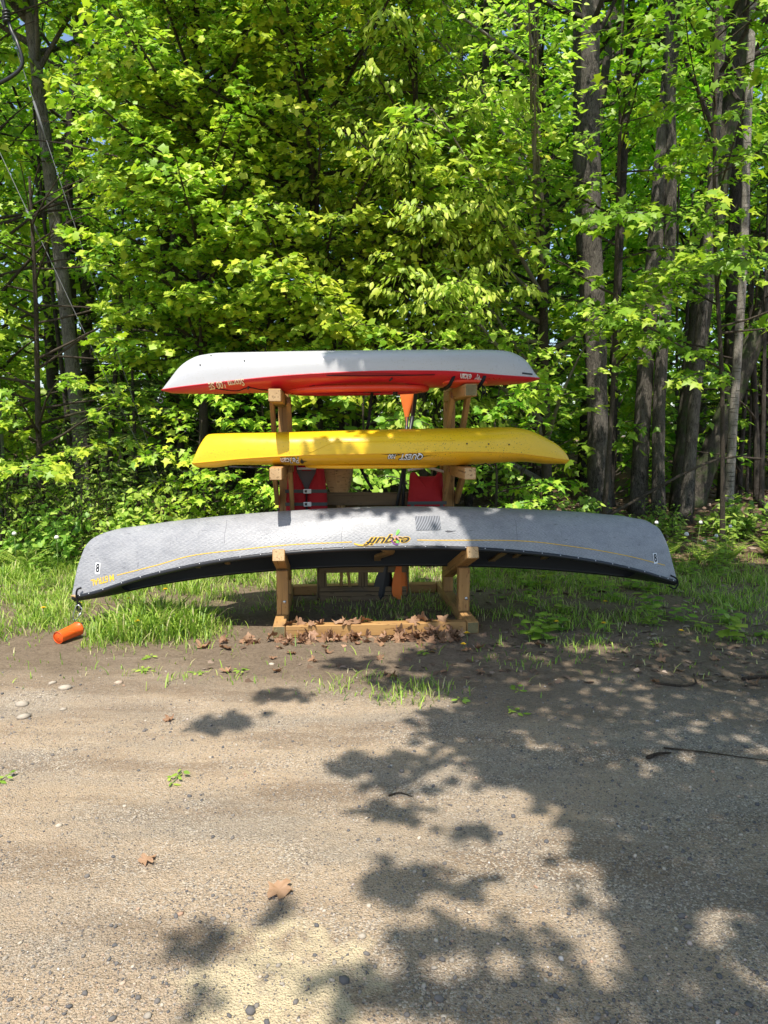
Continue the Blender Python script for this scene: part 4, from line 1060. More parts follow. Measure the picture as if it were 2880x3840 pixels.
# --- firs and spruces
def conifer(name, label, x, y, h, r0, L0, z0, leafmat, bark, tw=.09, size=.15, tint=(.45, .25), dens=5, group=None, lean=0.0, az=None):
    zb = float(gz(x, y)); base = np.array([x, y, zb])
    r_ = root(name, tuple(base), label, 'tree', group)
    C_ = np.array([(x + lean * s, y, zb - .05 + s) for s in np.linspace(0, h, 12)])
    tb = Tubes(); tb.add(C_, np.linspace(r0, .008, 12), 10, .04); tb.build('trunk', bark, r_, True, base)
    limbs = Tubes(); L = Leaves(); z = z0
    while z < h - .05:
        f = (z - z0) / (h - z0)
        for _ in range(dens):
            a = rng.uniform(0, 2 * np.pi) if az is None else R(rng.normal(az, 60)); Lb = (L0 * (1 - f) ** .85 + .08) * rng.uniform(.7, 1.15)
            d0 = np.array([math.cos(a), math.sin(a), rng.uniform(-.12, .12)]); P = bend((x + lean * z, y, zb + z + rng.normal(0, .05)), d0, Lb, 5, .05, .35, .05)
            limbs.add(P, np.linspace(.004 + .008 * Lb, .002, 6), 3, 0, 1, False)
            n_ = max(3, int(Lb / tw)); ff = np.repeat(np.linspace(.15, 1, n_), 2); sg = np.tile([-1.0, 1.0], n_)
            idx = np.minimum((ff * 4.999).astype(int), 4); fr = (ff * 5 - idx)[:, None]; pp = P[idx] + (P[idx + 1] - P[idx]) * fr; dd_ = unit(P[idx + 1] - P[idx])
            side = unit(np.cross(dd_, [0, 0, 1.0])); rep = 2
            for q_ in range(rep):
                td = unit(dd_ * rng.uniform(.5, 1, (len(ff), 1)) + side * (sg * (1 - .5 * ff) * rng.uniform(.3, 1.2, len(ff)))[:, None] + rng.normal(0, .12, (len(ff), 3)) - [0, 0, .12])
                N = np.array([0, 0, 1.0]) + rng.normal(0, .3, (len(ff), 3)); S = (size * (1.15 - .5 * ff)) * rng.uniform(.7, 1.3, len(ff))
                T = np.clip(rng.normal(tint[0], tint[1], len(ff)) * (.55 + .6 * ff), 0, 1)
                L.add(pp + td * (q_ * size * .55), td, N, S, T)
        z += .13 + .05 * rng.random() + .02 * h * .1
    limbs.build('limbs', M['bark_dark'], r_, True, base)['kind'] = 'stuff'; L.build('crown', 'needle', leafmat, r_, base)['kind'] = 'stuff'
    return r_
conifer('fir_tree', 'young balsam fir with pale green tips beside the left trunk', -3.35, 9.6, 3.4, .035, 1.25, .25, M['needle'], M['bark_dark'], tint=(.62, .25))
conifer('fir_tree', 'young balsam fir with spreading boughs behind the white kayak bow', -2.35, 10.9, 3.9, .04, 1.5, .3, M['needle'], M['bark_dark'], tint=(.55, .25))
conifer('fir_tree', 'small fir near the utility pole among the shrubs', -4.1, 9.9, 1.9, .02, .75, .15, M['needle'], M['bark_dark'], tint=(.6, .25))
conifer('spruce_tree', 'tall dark spruce standing behind the basswood', 1.75, 13.0, 12.5, .14, 2.2, 1.2, M['dark_needle'], M['bark_dark'], .16, .3, dens=4)
conifer('spruce_tree', 'tall dark spruce in the shade behind the left maple trunk', -4.2, 14.2, 11.0, .13, 2.4, 1.0, M['dark_needle'], M['bark_dark'], .16, .3, dens=5)
conifer('spruce_tree', 'dark spruce in the shade behind the centre saplings', -1.9, 13.4, 8.0, .11, 2.2, .8, M['dark_needle'], M['bark_dark'], .16, .3, dens=5)
conifer('spruce_tree', 'dark bare-limbed spruce behind the right rack post', 1.35, 11.3, 5.0, .07, 1.5, .9, M['dark_needle'], M['bark_dark'], .2, .22, dens=4)
conifer('spruce_tree', 'dark spruce behind the pale birch', 7.4, 14.0, 7.0, .10, 2.0, .6, M['dark_needle'], M['bark_dark'], .17, .3, dens=5)

# --- trees farther back; only their place tells them apart
bg = [(-11.0, 14.5, 13), (-7.9, 17.2, 16), (5.5, 18.2, 17), (8.2, 18.6, 17), (11.2, 13.6, 12), (-9.4, 11.8, 10), (-6.3, 14.3, 13), (-8.2, 13.5, 12), (-6.6, 16.0, 15), (-3.2, 16.5, 16), (-.6, 15.5, 15), (1.9, 17.0, 16), (4.4, 15.6, 15), (6.9, 16.6, 15), (9.4, 15.0, 14), (-10.2, 18.5, 16), (-5.0, 20.0, 18), (-1.2, 20.5, 19), (3.0, 21.0, 19), (6.6, 20.5, 18), (10.8, 20.5, 17), (-7.0, 12.3, 9), (8.2, 12.6, 10), (-.2, 12.6, 11.5), (2.9, 13.6, 11)]
for i, (x, y, h) in enumerate(bg):
    l1 = rng.normal(0, .4); l2 = rng.normal(0, .5)
    tree('hardwood_tree', 'leafy hardwood tree standing deeper in the wood', [(x, y, 0), (x + l1 * .3, y, h * .3), (x + l1 * .7, y, h * .6), (x + l1 + l2, y, h)], .07 + .006 * h, .04,
         dict(nb=36, z0=h * .2, z1=h * .97, L=h * .21, top=.6, az=(-90, 250), el=(0, 45), up=.4, droop=.6, tw=.20, size=.165, node=.12, twig_r=0, tint=(.5, .24), twl=.36, jit=.08), 'kite' if y > 15 else 'far', M['far_leaf'], M['bark_dark'], 'trees deeper in the wood', limb_bark=M['bark_dark'], sides=8)
# thin bare poles in the shade
for i in range(22):
    x = rng.uniform(-7, 8); y = rng.uniform(11.2, 16); h = rng.uniform(4, 8); l1 = rng.normal(0, .25)
    tree('young_trunk', 'thin bare young trunk standing in the shade of the wood', [(x, y, 0), (x + l1 * .4, y, h * .35), (x + l1, y, h * .7), (x + l1 * 1.3, y, h)], rng.uniform(.025, .06), .015,
         dict(nb=6, z0=h * .2, z1=h * .9, L=1.3, top=.7, az=(0, 360), el=(0, 40), up=.2, droop=.2, tw=.6, size=.12, node=.2, per=1, twig_r=.003), 'far', M['far_leaf'], M['bark_dark'], 'bare young trunks in the shade', sides=7)
# understorey in the shade
for i in range(34):
    x = rng.uniform(-11, 12); y = rng.uniform(11.5, 20); h = rng.uniform(2.0, 4.2)
    if abs(x + 4.6) < .5 and y < 12.5: x += 1.2
    tree('understorey_sapling', 'shaded leafy sapling filling the understorey of the wood', [(x, y, 0), (x + .05, y, h * .4), (x, y - .05, h * .7), (x + .06, y - .1, h)], .02, .008,
         dict(nb=16, z0=.25, z1=h, L=1.5, top=.8, az=(-90, 250), el=(0, 40), up=.3, droop=.5, tw=.2, size=.16, node=.11, tint=(.35, .2), twl=.42, twig_r=0, jit=.07), 'far', M['far_leaf'], M['bark_dark'], 'saplings in the understorey', sides=6)
# far wood, one mass
L = Leaves(); n = 40000
P = np.column_stack([rng.uniform(-24, 24, n), rng.uniform(23, 32, n), np.zeros(n)]); hgt = 17 + 7 * fbm(P[:, 0], P[:, 1], .35) - 3.0
P[:, 2] = .9 + rng.random(n) ** 1.25 * hgt
keep = fbm(P[:, 0] + P[:, 2] * .3, P[:, 2] + 11, .8) > .34 * (P[:, 2] > 4); P = P[keep]; n = len(P)
L.add(P, unit(rng.normal(0, 1, (n, 3)) - [0, .3, .5]), np.array([0, 0, 1.0]) + SUNUP * .5 + rng.normal(0, .5, (n, 3)), rng.uniform(.34, .62, n), np.clip(rng.normal(.5, .25, n), 0, 1))
tag(L.build('far_wood', 'kite', M['far_leaf']), 'far wall of sunlit woodland leaves beyond the trees', 'woodland', kind='stuff')

# --- shrubs along the edge of the wood
shr = [(-4.55, 8.6, 1.0, 'oval', 'rounded leafy shrub at the foot of the utility pole'), (-3.55, 8.7, 1.25, 'oval', 'upright leafy shrub below the left fir'), (-3.0, 8.35, .85, 'heart', 'light green shrub behind the canoe bow'), (-2.55, 8.55, 1.0, 'heart', 'light green shrub beside the yellow wire guard'), (-1.5, 8.5, .8, 'oval', 'low shrub behind the left rack post'), (-3.9, 8.2, .7, 'maple', 'low maple shrub among the left-hand grass'),
       (1.95, 9.3, 1.0, 'heart', 'thin shrub at the foot of the basswood'), (2.7, 9.5, .55, 'heart', 'low shrub left of the twin trunks'), (3.75, 9.7, .5, 'oval', 'low shrub before the straight furrowed trunk'), (4.6, 9.4, .6, 'heart', 'low shrub before the thick dark trunk'), (6.3, 9.9, .9, 'oval', 'shrub beside the dark mossy boulder'), (-5.2, 8.3, 1.3, 'heart', 'tall shrub beyond the utility pole'), (-4.9, 9.6, 1.6, 'oval', 'tall leafy shrub behind the utility pole'), (-3.7, 9.8, 1.3, 'heart', 'shaded shrub at the foot of the left maple'), (-2.0, 9.3, 1.2, 'oval', 'shrub behind the yellow kayak bow'), (5.6, 9.2, .9, 'heart', 'thin shrub right of the pale birch'), (.55, 8.3, .6, 'oval', 'low shrub behind the pallet')]
for x, y, h, kd, lab in shr:
    zb = float(gz(x, y)); base = np.array([x, y, zb]); r_ = root('shrub', tuple(base), lab, 'shrub', 'shrubs along the wood edge')
    limbs = Tubes(); L = Leaves()
    for i in range(int(22 * h) + 8):
        a = rng.uniform(0, 2 * np.pi); el = R(rng.uniform(35, 80)); d0 = np.array([math.cos(a) * math.cos(el), math.sin(a) * math.cos(el), math.sin(el)])
        P = bend((x + rng.normal(0, .12), y + rng.normal(0, .12), zb), d0, h * rng.uniform(.6, 1.2), 6, .1, .5, .15)
        limbs.add(P, np.linspace(.007, .002, 7), 4, 0, 1, False)
        for f in np.arange(.22, 1.0, .09):
            j = f * 6; j0 = int(j); pp = P[j0] + (P[j0 + 1] - P[j0]) * (j - j0); td = unit(rng.normal(0, 1, 3) * [1, 1, .3]); tp = pp + td * np.linspace(.02, .14, 3)[:, None]
            spray_leaves(L, tp, td, .062 if kd == 'oval' else .075, 1, .02, .4, (.55, .22), .45)
    limbs.build('stems', M['bark_thin'], r_, True, base)['kind'] = 'stuff'; L.build('foliage', kd, M['shrub_leaf'], r_, base)['kind'] = 'stuff'

# --- the tree beside the camera whose crown shades the right half of the place
def shaded(x, y):
    """places on the ground that lie in its shade"""
    n_ = (fbm(x + 20, y + 5, 1.5) - .5) * .9 + (fbm(x + 3, y + 8, 4.0) - .5) * .5
    n_ = n_ + (fbm(x + 31, y + 17, 9.0) - .5) * .55
    edge_ = np.interp(y, [1.5, 1.9, 2.2, 2.6, 3.1, 3.6, 4.1, 4.7, 5.4, 5.9, 6.3, 6.7, 7.5, 9, 11], [.50, .62, .72, .70, .30, .30, .20, .15, .45, .62, .62, .30, .8, 1.2, 1.6])
    s = sstep(-.10, .12, x - edge_ + n_ * .55)
    def ell(cx, cy, rx, ry): return np.exp(-(((x - cx) / rx) ** 2 + ((y - cy) / ry) ** 2) ** 2)
    for e_ in ((-.86, 3.64, .15, .10), (-.60, 4.02, .15, .09), (-.20, 4.62, .18, .12), (.10, 3.12, .28, .16), (.0, 2.78, .14, .09), (.14, 2.28, .22, .08), (-.55, 1.98, .05, .06), (-.34, 2.12, .04, .03), (.05, 1.80, .24, .07), (.28, 2.0, .24, .07), (-.5, 1.78, .04, .035), (-.30, 6.0, .14, .08), (.15, 6.05, .22, .12), (-.1, 6.55, .12, .1), (.35, 6.5, .5, .22), (.95, 6.5, .35, .2), (.75, 6.2, .5, .16), (.5, 1.75, .25, .12), (.32, 2.62, .07, .05)):
        s = np.maximum(s, .95 * ell(*e_))
    for e_ in ((.25, 3.05, .16, .09), (.40, 2.42, .24, .19), (.56, 2.62, .12, .10), (.72, 2.30, .12, .12), (.30, 3.95, .28, .16), (1.55, 4.95, .3, .12), (.66, 5.6, .12, .08), (.95, 2.0, .10, .05), (1.15, 1.78, .12, .06), (.42, 1.86, .12, .05), (.12, 4.45, .14, .1), (.95, 6.1, .1, .12), (1.2, 6.05, .09, .1)):
        s = s * (1 - ell(*e_))
    return s
n = 86000
gx = rng.uniform(-1.6, 5.5, n); gy = rng.uniform(1.1, 8.2, n)
far_ = np.clip((gx - 1.6) / 3, 0, 1)
ok = rng.random(n) < shaded(gx, gy) * np.minimum(1.0, .66 + .3 * far_ + .4 * (gy > 5.6)) * (1 - .42 * sstep(2.9, 3.4, gy) * (1 - sstep(5.0, 5.5, gy)) * sstep(.5, .9, gx)); gx, gy = gx[ok], gy[ok]
hh_ = 4.7 + 3.2 * rng.random(len(gx)) ** 1.2 * (.5 + .5 * fbm(gx, gy, .6)) + .9 * (fbm(gx + 7, gy, 1.1) - .5)
hh_ = np.maximum(hh_, (.62 * gy + 1.52) / 1.29 + .6 + .5 * rng.random(len(gx)))
P = np.column_stack([gx + SUN.x / SUN.z * hh_, gy + SUN.y / SUN.z * hh_, hh_])
tb_ = (2.9, -2.2, 0.0)
sh = root('maple_tree', tb_, 'overhanging maple beside the drive that throws the dappled shade', 'tree')
tr = Tubes(); cc_ = crom([tb_, (2.85, -2.15, 2), (2.6, -1.9, 4.5), (2.3, -1.5, 7), (2.2, -1.3, 8.6)], 6); tr.add(cc_, np.linspace(.22, .06, len(cc_)), 14, .03); tr.build('trunk', M['bark'], sh, True, tb_)
lm = Tubes()
for i in rng.choice(len(P), 42, replace=False):
    a_ = cc_[int(rng.uniform(.5, .98) * (len(cc_) - 1))]; mid_ = (a_ + P[i]) / 2 + [0, 0, .5]; lm.add(crom([a_, mid_, P[i]], 5), np.linspace(.035, .006, 11), 5, 0, 1, False)
lm.build('limbs', M['bark_thin'], sh, True, tb_)['kind'] = 'stuff'
L = Leaves(); n = len(P)
L.add(P, unit(rng.normal(0, 1, (n, 3)) * [1, 1, .3] - [0, 0, .4]), np.array([0, 0, 1.0]) + SUNUP * .5 + rng.normal(0, .4, (n, 3)), rng.uniform(.08, .13, n), np.clip(rng.normal(.5, .2, n), 0, 1))
L.build('crown', 'kite', M['maple_leaf'], sh, tb_)['kind'] = 'stuff'

# ------------------------------------------------------------------ utility pole, guy wires
zb = float(gz(-5.06, 9.2))
pole = root('utility_pole', (-5.055, 9.2, zb), 'grey utility pole beside the wood at the left', 'utility pole')
tube('pole_shaft', [(0, 0, -.1), (.0, 0, 4), (.03, 0, 9.5)], np.array([.14, .13, .11]), M['pole'], pole, 16)
tube('ground_cable', [(.13, -.06, .0), (.127, -.06, 1.1), (.13, -.06, 2.4)], .012, M['black'], pole, 6)
ga = np.array([-2.66, 8.78, float(gz(-2.66, 8.78))])
gr = root('guy_anchor', tuple(ga), 'yellow plastic guy-wire guard rising from the shrubs behind the canoe', 'wire guard')
gd = unit(np.array([-4.75, 9.2, 5.01]) - np.array([-2.65, 8.8, .54]))
tube('guard_sleeve', [(-.0, 0, -.02), tuple(np.array([-2.655, 8.8, .56]) - ga)], .022, M['guard'], gr, 8)
for lab, end, ins in (('steel guy wire, lower of the pair, from yellow guard to utility pole', (-5.02, 9.2, 5.62), (.68, .74)), ('steel guy wire, steeper of the pair, from yellow guard to utility pole', (-4.98, 9.2, 7.9), (.62, .68))):
    a_ = np.array([-2.652, 8.8, .55]); e_ = np.array(end)
    g_ = root('guy_wire', tuple(a_), lab, 'wire')
    tube('strand', [np.zeros(3), (e_ - a_) * .5 - [0, 0, .03], e_ - a_], .0042, M['wire'], g_, 6)
    tube('grip_sleeve', [(e_ - a_) * ins[0] - [0, 0, .025], (e_ - a_) * ins[1] - [0, 0, .02]], .014, M['wire'], g_, 6)
cb = root('power_cable', (-4.98, 9.1, 6.12), 'thick black cable looping down from the utility pole top', 'cable')
tube('cable_loop', crom([(.0, 0, -.46), (.42, -.1, -.40), (.66, -.1, -.22), (.62, -.1, .03), (.50, 0, .25), (.42, 0, .62), (.36, 0, 1.5), (.10, 0, 2.4)], 6), .022, M['black'], cb, 8)
tb = Tubes()
for k_ in range(4): tb.add([(.46, 0, .32 + .035 * k_), (.455, 0, .335 + .035 * k_)], .05, 10)
tb.build('insulator', M['black'], cb)

# ------------------------------------------------------------------ grass
def grass_density(x, y):
    n1 = fbm(x + 2, y + 7, 1.3); n2 = fbm(x + 5, y + 1, 3.5)
    left = sstep(-1.0, -1.7, x) * sstep(4.75, 5.15, y + .35 * (n1 - .5)) * (1 - .55 * sstep(8.2, 9.5, y))
    left *= np.clip(.12 + 2.4 * (n2 - .36), 0, 1.2)
    tuft = np.exp(-(((x + 1.75) / .5) ** 2 + ((y - 5.35) / .33) ** 2) ** 2) * 1.6
    back = sstep(6.55, 7.0, y) * (1 - sstep(8.0, 9.2, y)) * (1 - .35 * sstep(.9, 1.8, x)) * np.clip(.4 + 1.5 * (n2 - .35), 0, 1)
    under = .5 * sstep(5.35, 5.7, y) * (1 - sstep(6.6, 7.2, y)) * np.clip(2.4 * (n2 - .38), 0, .6) * (1 - .5 * sstep(.8, 1.4, x))
    right = sstep(.7, 1.1, x) * sstep(4.75, 5.25, y + .4 * (n1 - .5)) * (1 - sstep(7.5, 9, y)) * np.clip(2.4 * (n2 - .40), 0, .6) * (1 - .4 * sstep(2.0, 2.9, x) * (y < 5.6))
    t2 = np.exp(-(((x - .02) / .42) ** 2 + ((y - 4.1) / .28) ** 2) ** 2) * np.clip(3 * (n2 - .44), 0, .55)
    t3 = np.exp(-(((x - 1.0) / .4) ** 2 + ((y - 4.75) / .25) ** 2) ** 2) * np.clip(2.4 * (n2 - .42), 0, .6)
    t4 = np.exp(-(((x + 1.15) / .5) ** 2 + ((y - 4.3) / .14) ** 2) ** 2) * np.clip(2.0 * (n2 - .45), 0, .5)
    sparse = .03 * sstep(3.9, 4.6, y) * (1 - sstep(6, 7, y))
    d = np.maximum.reduce([left, tuft, back, under, right, t2, t3, t4, sparse])
    rail = (np.abs(y - 5.3 - .085 * (x + .8)) < .13) & (x > -.86) & (x < .76)
    cup_ = (np.abs(x + 2.36) < .16) & (y > 4.7) & (y < 5.2)
    return np.where(rail | cup_, 0, d)
def grass(n, x0, x1, y0, y1, hmul=1.0):
    x = rng.uniform(x0, x1, n); y = rng.uniform(y0, y1, n); dn = grass_density(x, y); k = rng.random(n) < dn * .85
    x, y, dn = x[k], y[k], dn[k]; n = len(x)
    h = (.025 + .066 * np.clip(dn, 0, 1.3) * rng.uniform(.25, 1.35, n) + .05 * (rng.random(n) ** 6)) * hmul
    h *= 1 + .75 * np.exp(-(((x + 1.75) / .55) ** 2 + ((y - 5.4) / .4) ** 2)) + .55 * (y > 6.7) * (x < -1)
    a = rng.uniform(0, 2 * np.pi, n); ben = (.15 + 1.5 * rng.random(n) ** 1.3) * h; w = rng.uniform(.0022, .0042, n) * (1 + .6 * (h > .14))
    d = np.column_stack([np.cos(a), np.sin(a), np.zeros(n)]); sd = np.column_stack([-np.sin(a), np.cos(a), np.zeros(n)])
    p = np.column_stack([x, y, gz(x, y) - .004]); up = np.array([0, 0, 1.0])
    m1 = p + up * (h * .55)[:, None] + d * (ben * .22)[:, None]; m2 = p + up * (h * .9)[:, None] + d * (ben * .62)[:, None]; tip = p + up * (h * .98)[:, None] + d * ben[:, None]
    V = np.stack([p - sd * w[:, None], p + sd * w[:, None], m1 - sd * w[:, None] * .9, m1 + sd * w[:, None] * .9, m2 - sd * w[:, None] * .6, m2 + sd * w[:, None] * .6, tip], 1)
    tf = np.array([(0, 1, 3), (0, 3, 2), (2, 3, 5), (2, 5, 4), (4, 5, 6)])
    F = (tf[None] + (np.arange(n) * 7)[:, None, None]).reshape(-1, 3)
    T = np.clip(rng.normal(.48, .24, n), 0, .86); dry = rng.random(n) < .10 + .12 * (dn < .4); T[dry] = rng.uniform(.86, 1, dry.sum())
    return V.reshape(-1, 3), F, np.repeat(T, 7)
V, F, T = grass(180000, -5.2, 4.6, 3.6, 9.6)
o = obj('grass', V, F, M['grass'], None, False, T)
tag(o, 'patchy spring grass growing over the verge round the rack', 'grass', kind='stuff')
del o['category']; o['category'] = 'grass'

# leaf litter on the woodland floor
L = Leaves(); n = 7000
x = rng.uniform(-7, 8, n); y = 6.6 + 8 * rng.random(n) ** 1.1
k = rng.random(n) < np.clip(.15 + .85 * sstep(7.5, 9.0, y) + .5 * sstep(1.2, 2.5, x), 0, 1); x, y = x[k], y[k]; n = len(x)
a = rng.uniform(0, 6.283, n)
L.add(np.column_stack([x, y, gz(x, y) + .012]), np.column_stack([np.cos(a), np.sin(a), rng.normal(0, .2, n)]), np.array([0, 0, 1.0]) + rng.normal(0, .35, (n, 3)), rng.uniform(.05, .11, n), rng.random(n))
tag(L.build('leaf_litter', 'kite', M['litter']), 'brown leaf litter covering the woodland floor', 'leaf litter', kind='stuff')
L = Leaves(); n = 1500
x = rng.uniform(-1.2, 3.2, n); y = rng.uniform(4.2, 6.9, n); k = (rng.random(n) < sstep(.35, .6, fbm(x + 6, y, 2.2)) * (.35 + .65 * sstep(.3, 1.2, x))); x, y = x[k], y[k]; n = len(x); a = rng.uniform(0, 6.283, n)
L.add(np.column_stack([x, y, gz(x, y) + .008]), np.column_stack([np.cos(a), np.sin(a), rng.normal(0, .12, n)]), np.array([0, 0, 1.0]) + rng.normal(0, .25, (n, 3)), rng.uniform(.025, .07, n), np.clip(rng.normal(.55, .25, n), 0, 1))
tag(L.build('leaf_scraps', 'far', M['litter']), 'scraps of grey and brown leaf litter strewn on the soil by the rack', 'leaf litter', kind='stuff')

# ------------------------------------------------------------------ fallen maple leaves, each a thing
def dead_mesh(i):
    out = [(0, 0), (-.10, .22), (-.04, .40), (.12, .34), (.20, .26), (.30, .62), (.40, .60), (.46, .46), (.50, .22), (.70, .26), (.78, .12), (1, 0)]
    out = out + [(x, -y) for x, y in out[-2:0:-1]]
    P = np.array([(.34, 0)] + [(.34 + (x - .34) * .5, y * .5) for x, y in out] + out, float)
    k = len(out); r2 = np.random.default_rng(40 + i)
    c1_, c2_ = (r2.normal(.5, .5), r2.normal(.2, .6)) if i else (.12, .1); ph = r2.uniform(0, 6.28)
    z = c1_ * P[:, 1] ** 2 * 1.3 + c2_ * (P[:, 0] - .35) ** 2 * .9 + .06 * np.sin(7 * P[:, 0] + ph) + .05 * np.sin(9 * P[:, 1] + ph) + .12 * r2.normal(0, 1, len(P)) * np.linalg.norm(P - [.34, 0], axis=1)
    V = np.column_stack([P[:, 0] - .35, P[:, 1], z - z.min()]); V = np.vstack([V, [(-.35, .008, V[1 + k, 2]), (-.35, -.008, V[1 + k, 2]), (-.75, .0, V[1 + k, 2] + .08)]])
    F = []
    for j in range(k):
        j2 = (j + 1) % k; F += [(0, 1 + j, 1 + j2), (1 + j, 1 + k + j, 1 + k + j2), (1 + j, 1 + k + j2, 1 + j2)]
    F.append((1 + 2 * k, 2 + 2 * k, 3 + 2 * k))
    return mesh_from('fallen_leaf', V, np.array(F), M['dead_leaf'], False, np.full(len(V), r2.uniform(.1, .95)) + r2.normal(0, .05, len(V)))
DM = [dead_mesh(i) for i in range(14)]
def dead(x, y, z, size, label, group=None, flat=.35, mi=None):
    o = bpy.data.objects.new('fallen_leaf', DM[int(rng.integers(len(DM))) if mi is None else mi]); o.location = (x, y, z); o.scale = (size,) * 3
    o.rotation_euler = (rng.normal(0, flat), rng.normal(0, flat), rng.uniform(0, 6.28)); link(o); return tag(o, label, 'leaf', group)
HG = 'fallen maple leaves heaped along the front beam'
HL = 'curled brown maple leaf in the drift along the front beam'
ca_, sa_ = math.cos(YAW), math.sin(YAW)
def rw(u, v): return -.834 + u * ca_ - v * sa_, 5.20 + u * sa_ + v * ca_
for c_u, s_u, n_, hi in ((-.12, .10, 10, .02), (.10, .12, 13, .05), (.38, .09, 18, .06), (.60, .05, 10, .03), (.78, .08, 12, .05), (1.12, .09, 28, .09), (1.32, .08, 18, .07), (1.02, .06, 10, .05)):
    for _ in range(n_):
        u = rng.normal(c_u, s_u); v = -abs(rng.normal(.0, .09)) - .03
        if rng.random() < .15: v -= .06
        x, y = rw(u, v); dead(x, y, float(gz(x, y)) + hi * rng.random() * max(.1, 1 + v * 5), rng.uniform(.05, .095), HL, HG, .75)
for u, v in ((.12, .03), (.2, .05), (.29, .02), (.5, .05), (.56, .03), (.6, .06), (.65, .04), (.70, .05), (1.12, .04), (1.07, .03), (.36, .03), (1.17, .05)):
    x, y = rw(u, v); dead(x, y, .094, rng.uniform(.07, .11), 'curled brown maple leaf lying on top of the front beam', 'leaves on the front beam', .4)
x, y = rw(1.30, .04); dead(x, y, .095, .10, 'single upright brown leaf perched on the front beam near its weathered right end', None, .8)
for x, y, s, lab in ((-.35, 2.22, .085, 'orange-brown maple leaf lying alone on bare gravel near pale sand'), (-.85, 2.40, .06, 'crumpled brown leaf flattened into the gravel left of the lone orange leaf'), (-1.30, 4.98, .10, 'brown maple leaf on soil beside the tall grass tuft'), (-1.12, 4.93, .10, 'curled pale brown leaf on soil left of the rack'), (-1.17, 5.07, .07, 'small upright brown leaf beside the tall grass tuft'), (.16, 5.75, .11, 'curled brown leaf on bare soil under the canoe'), (-1.15, 3.66, .06, 'dark red-brown leaf on the gravel edge left of the shade'), (.62, 4.45, .06, 'torn brown leaf on gravel in front of the right rail')):
    o = dead(x, y, float(gz(x, y)) + .003, s, lab, None, .06 if y < 3 else .18, 0 if y < 3 else None)
for i in range(26):
    x = rng.uniform(-1.2, 2.6); y = rng.uniform(4.2, 5.1); dead(x, y, float(gz(x, y)) + .004, rng.uniform(.035, .075), 'small faded leaf scattered on the soil before the rack', 'faded leaves before the rack', .25)

# ------------------------------------------------------------------ wild flowers and seedlings
def dandelion(x, y, h, label, group, puff=False, lean=0.0):
    zb = float(gz(x, y)); r_ = root('dandelion', (x, y, zb), label, 'dandelion', group)
    top = np.array([lean, rng.normal(0, .02), h]); tube('stalk', [(0, 0, -.01), top * .5 + [.006, 0, 0], top], .0022, M['stalk'], r_, 5)
    if puff:
        V, F = TPLBALL; obj('seed_head', V * .023 * rng.uniform(.8, 1.15) + top, F, M['puff'], r_, False)
    else:
        V = []; F = []
        for ringi, (n_, l, e) in enumerate(((13, .021, .25), (11, .016, .7), (8, .010, 1.2))):
            for k_ in range(n_):
                a = 6.283 * k_ / n_ + ringi * .3; d = np.array([math.cos(a) * math.cos(e), math.sin(a) * math.cos(e), math.sin(e)]); s_ = np.array([-math.sin(a), math.cos(a), 0]) * .0035
                b = len(V); V += [top, top + d * l - s_, top + d * l + s_]; F.append((b, b + 1, b + 2))
        obj('flower_head', np.array(V), F, M['petal'], r_)
bm = bmesh.new(); bmesh.ops.create_icosphere(bm, subdivisions=2, radius=1.0); bv = np.array([v.co[:] for v in bm.verts]); bf = np.array([[v.index for v in f.verts] for f in bm.faces]); bm.free()
TPLBALL = (bv * (1 + rng.normal(0, .10, (len(bv), 1))), bf)
for x, y in ((1.91, 6.0), (1.33, 5.33), (2.25, 5.21), (1.68, 5.31), (.56, 4.88), (.60, 5.02)): dandelion(x, y, rng.uniform(.04, .10), 'yellow dandelion flower in the grass right of the rack', 'yellow dandelions right of the rack')
for x, y in ((-1.83, 5.12), (-2.6, 5.95), (-2.15, 5.9), (-2.75, 5.6), (-1.95, 6.2)): dandelion(x, y, rng.uniform(.08, .16), 'yellow dandelion flower in the grass under the canoe bow', 'yellow dandelions under the canoe bow')
for x, y, h in ((2.55, 7.9, .55), (2.9, 8.0, .45), (3.2, 8.1, .5), (3.45, 7.8, .42), (3.55, 7.7, .36), (3.7, 7.9, .40), (4.0, 8.0, .48), (4.35, 7.9, .34), (3.62, 8.2, .5), (4.6, 8.2, .42), (2.05, 8.2, .6)): dandelion(x, y, h, 'white dandelion seed head on a tall stalk before the great trunks', 'dandelion seed heads by the great trunks', True, rng.normal(0, .04))
for x, y, h in ((-3.55, 7.6, .42), (-2.95, 7.7, .40), (-3.15, 7.6, .38), (-4.05, 7.7, .45)): dandelion(x, y, h, 'white dandelion seed head in the long grass behind the canoe bow', 'dandelion seed heads in the left grass', True)
def weed(x, y, h, label, group, kd='oval', nl=9, size=.06, material=None):
    zb = float(gz(x, y)); b = np.array([x, y, zb]); r_ = root('weed', (x, y, zb), label, 'weed', group); L = Leaves(); lm = Tubes()
    for s_ in range(1 + int(h > .12)):
        top = np.array([x + rng.normal(0, .05), y + rng.normal(0, .04), zb + h * rng.uniform(.8, 1.1)]); lm.add([(x, y, zb - .01), (np.array([x, y, zb]) + top) / 2 + [.005, 0, 0], top], [.003, .0025, .0015], 4, 0, 1, False)
        for i in range(nl):
            f = (i + 1) / nl; p = np.array([x, y, zb]) * (1 - f) + top * f; a = i * 2.4 + rng.normal(0, .4); d = np.array([[math.cos(a), math.sin(a), .15]])
            L.add(p[None] + d * .015, d, np.array([[0, 0, 1.0]]) + rng.normal(0, .25, (1, 3)), np.array([size * rng.uniform(.7, 1.25) * (1.1 - .3 * f)]), np.array([rng.uniform(.3, .8)]))
    lm.build('stem', M['stalk'], r_, True, b); L.build('leaf_spray', kd, material or M['shrub_leaf'], r_, b)['kind'] = 'stuff'
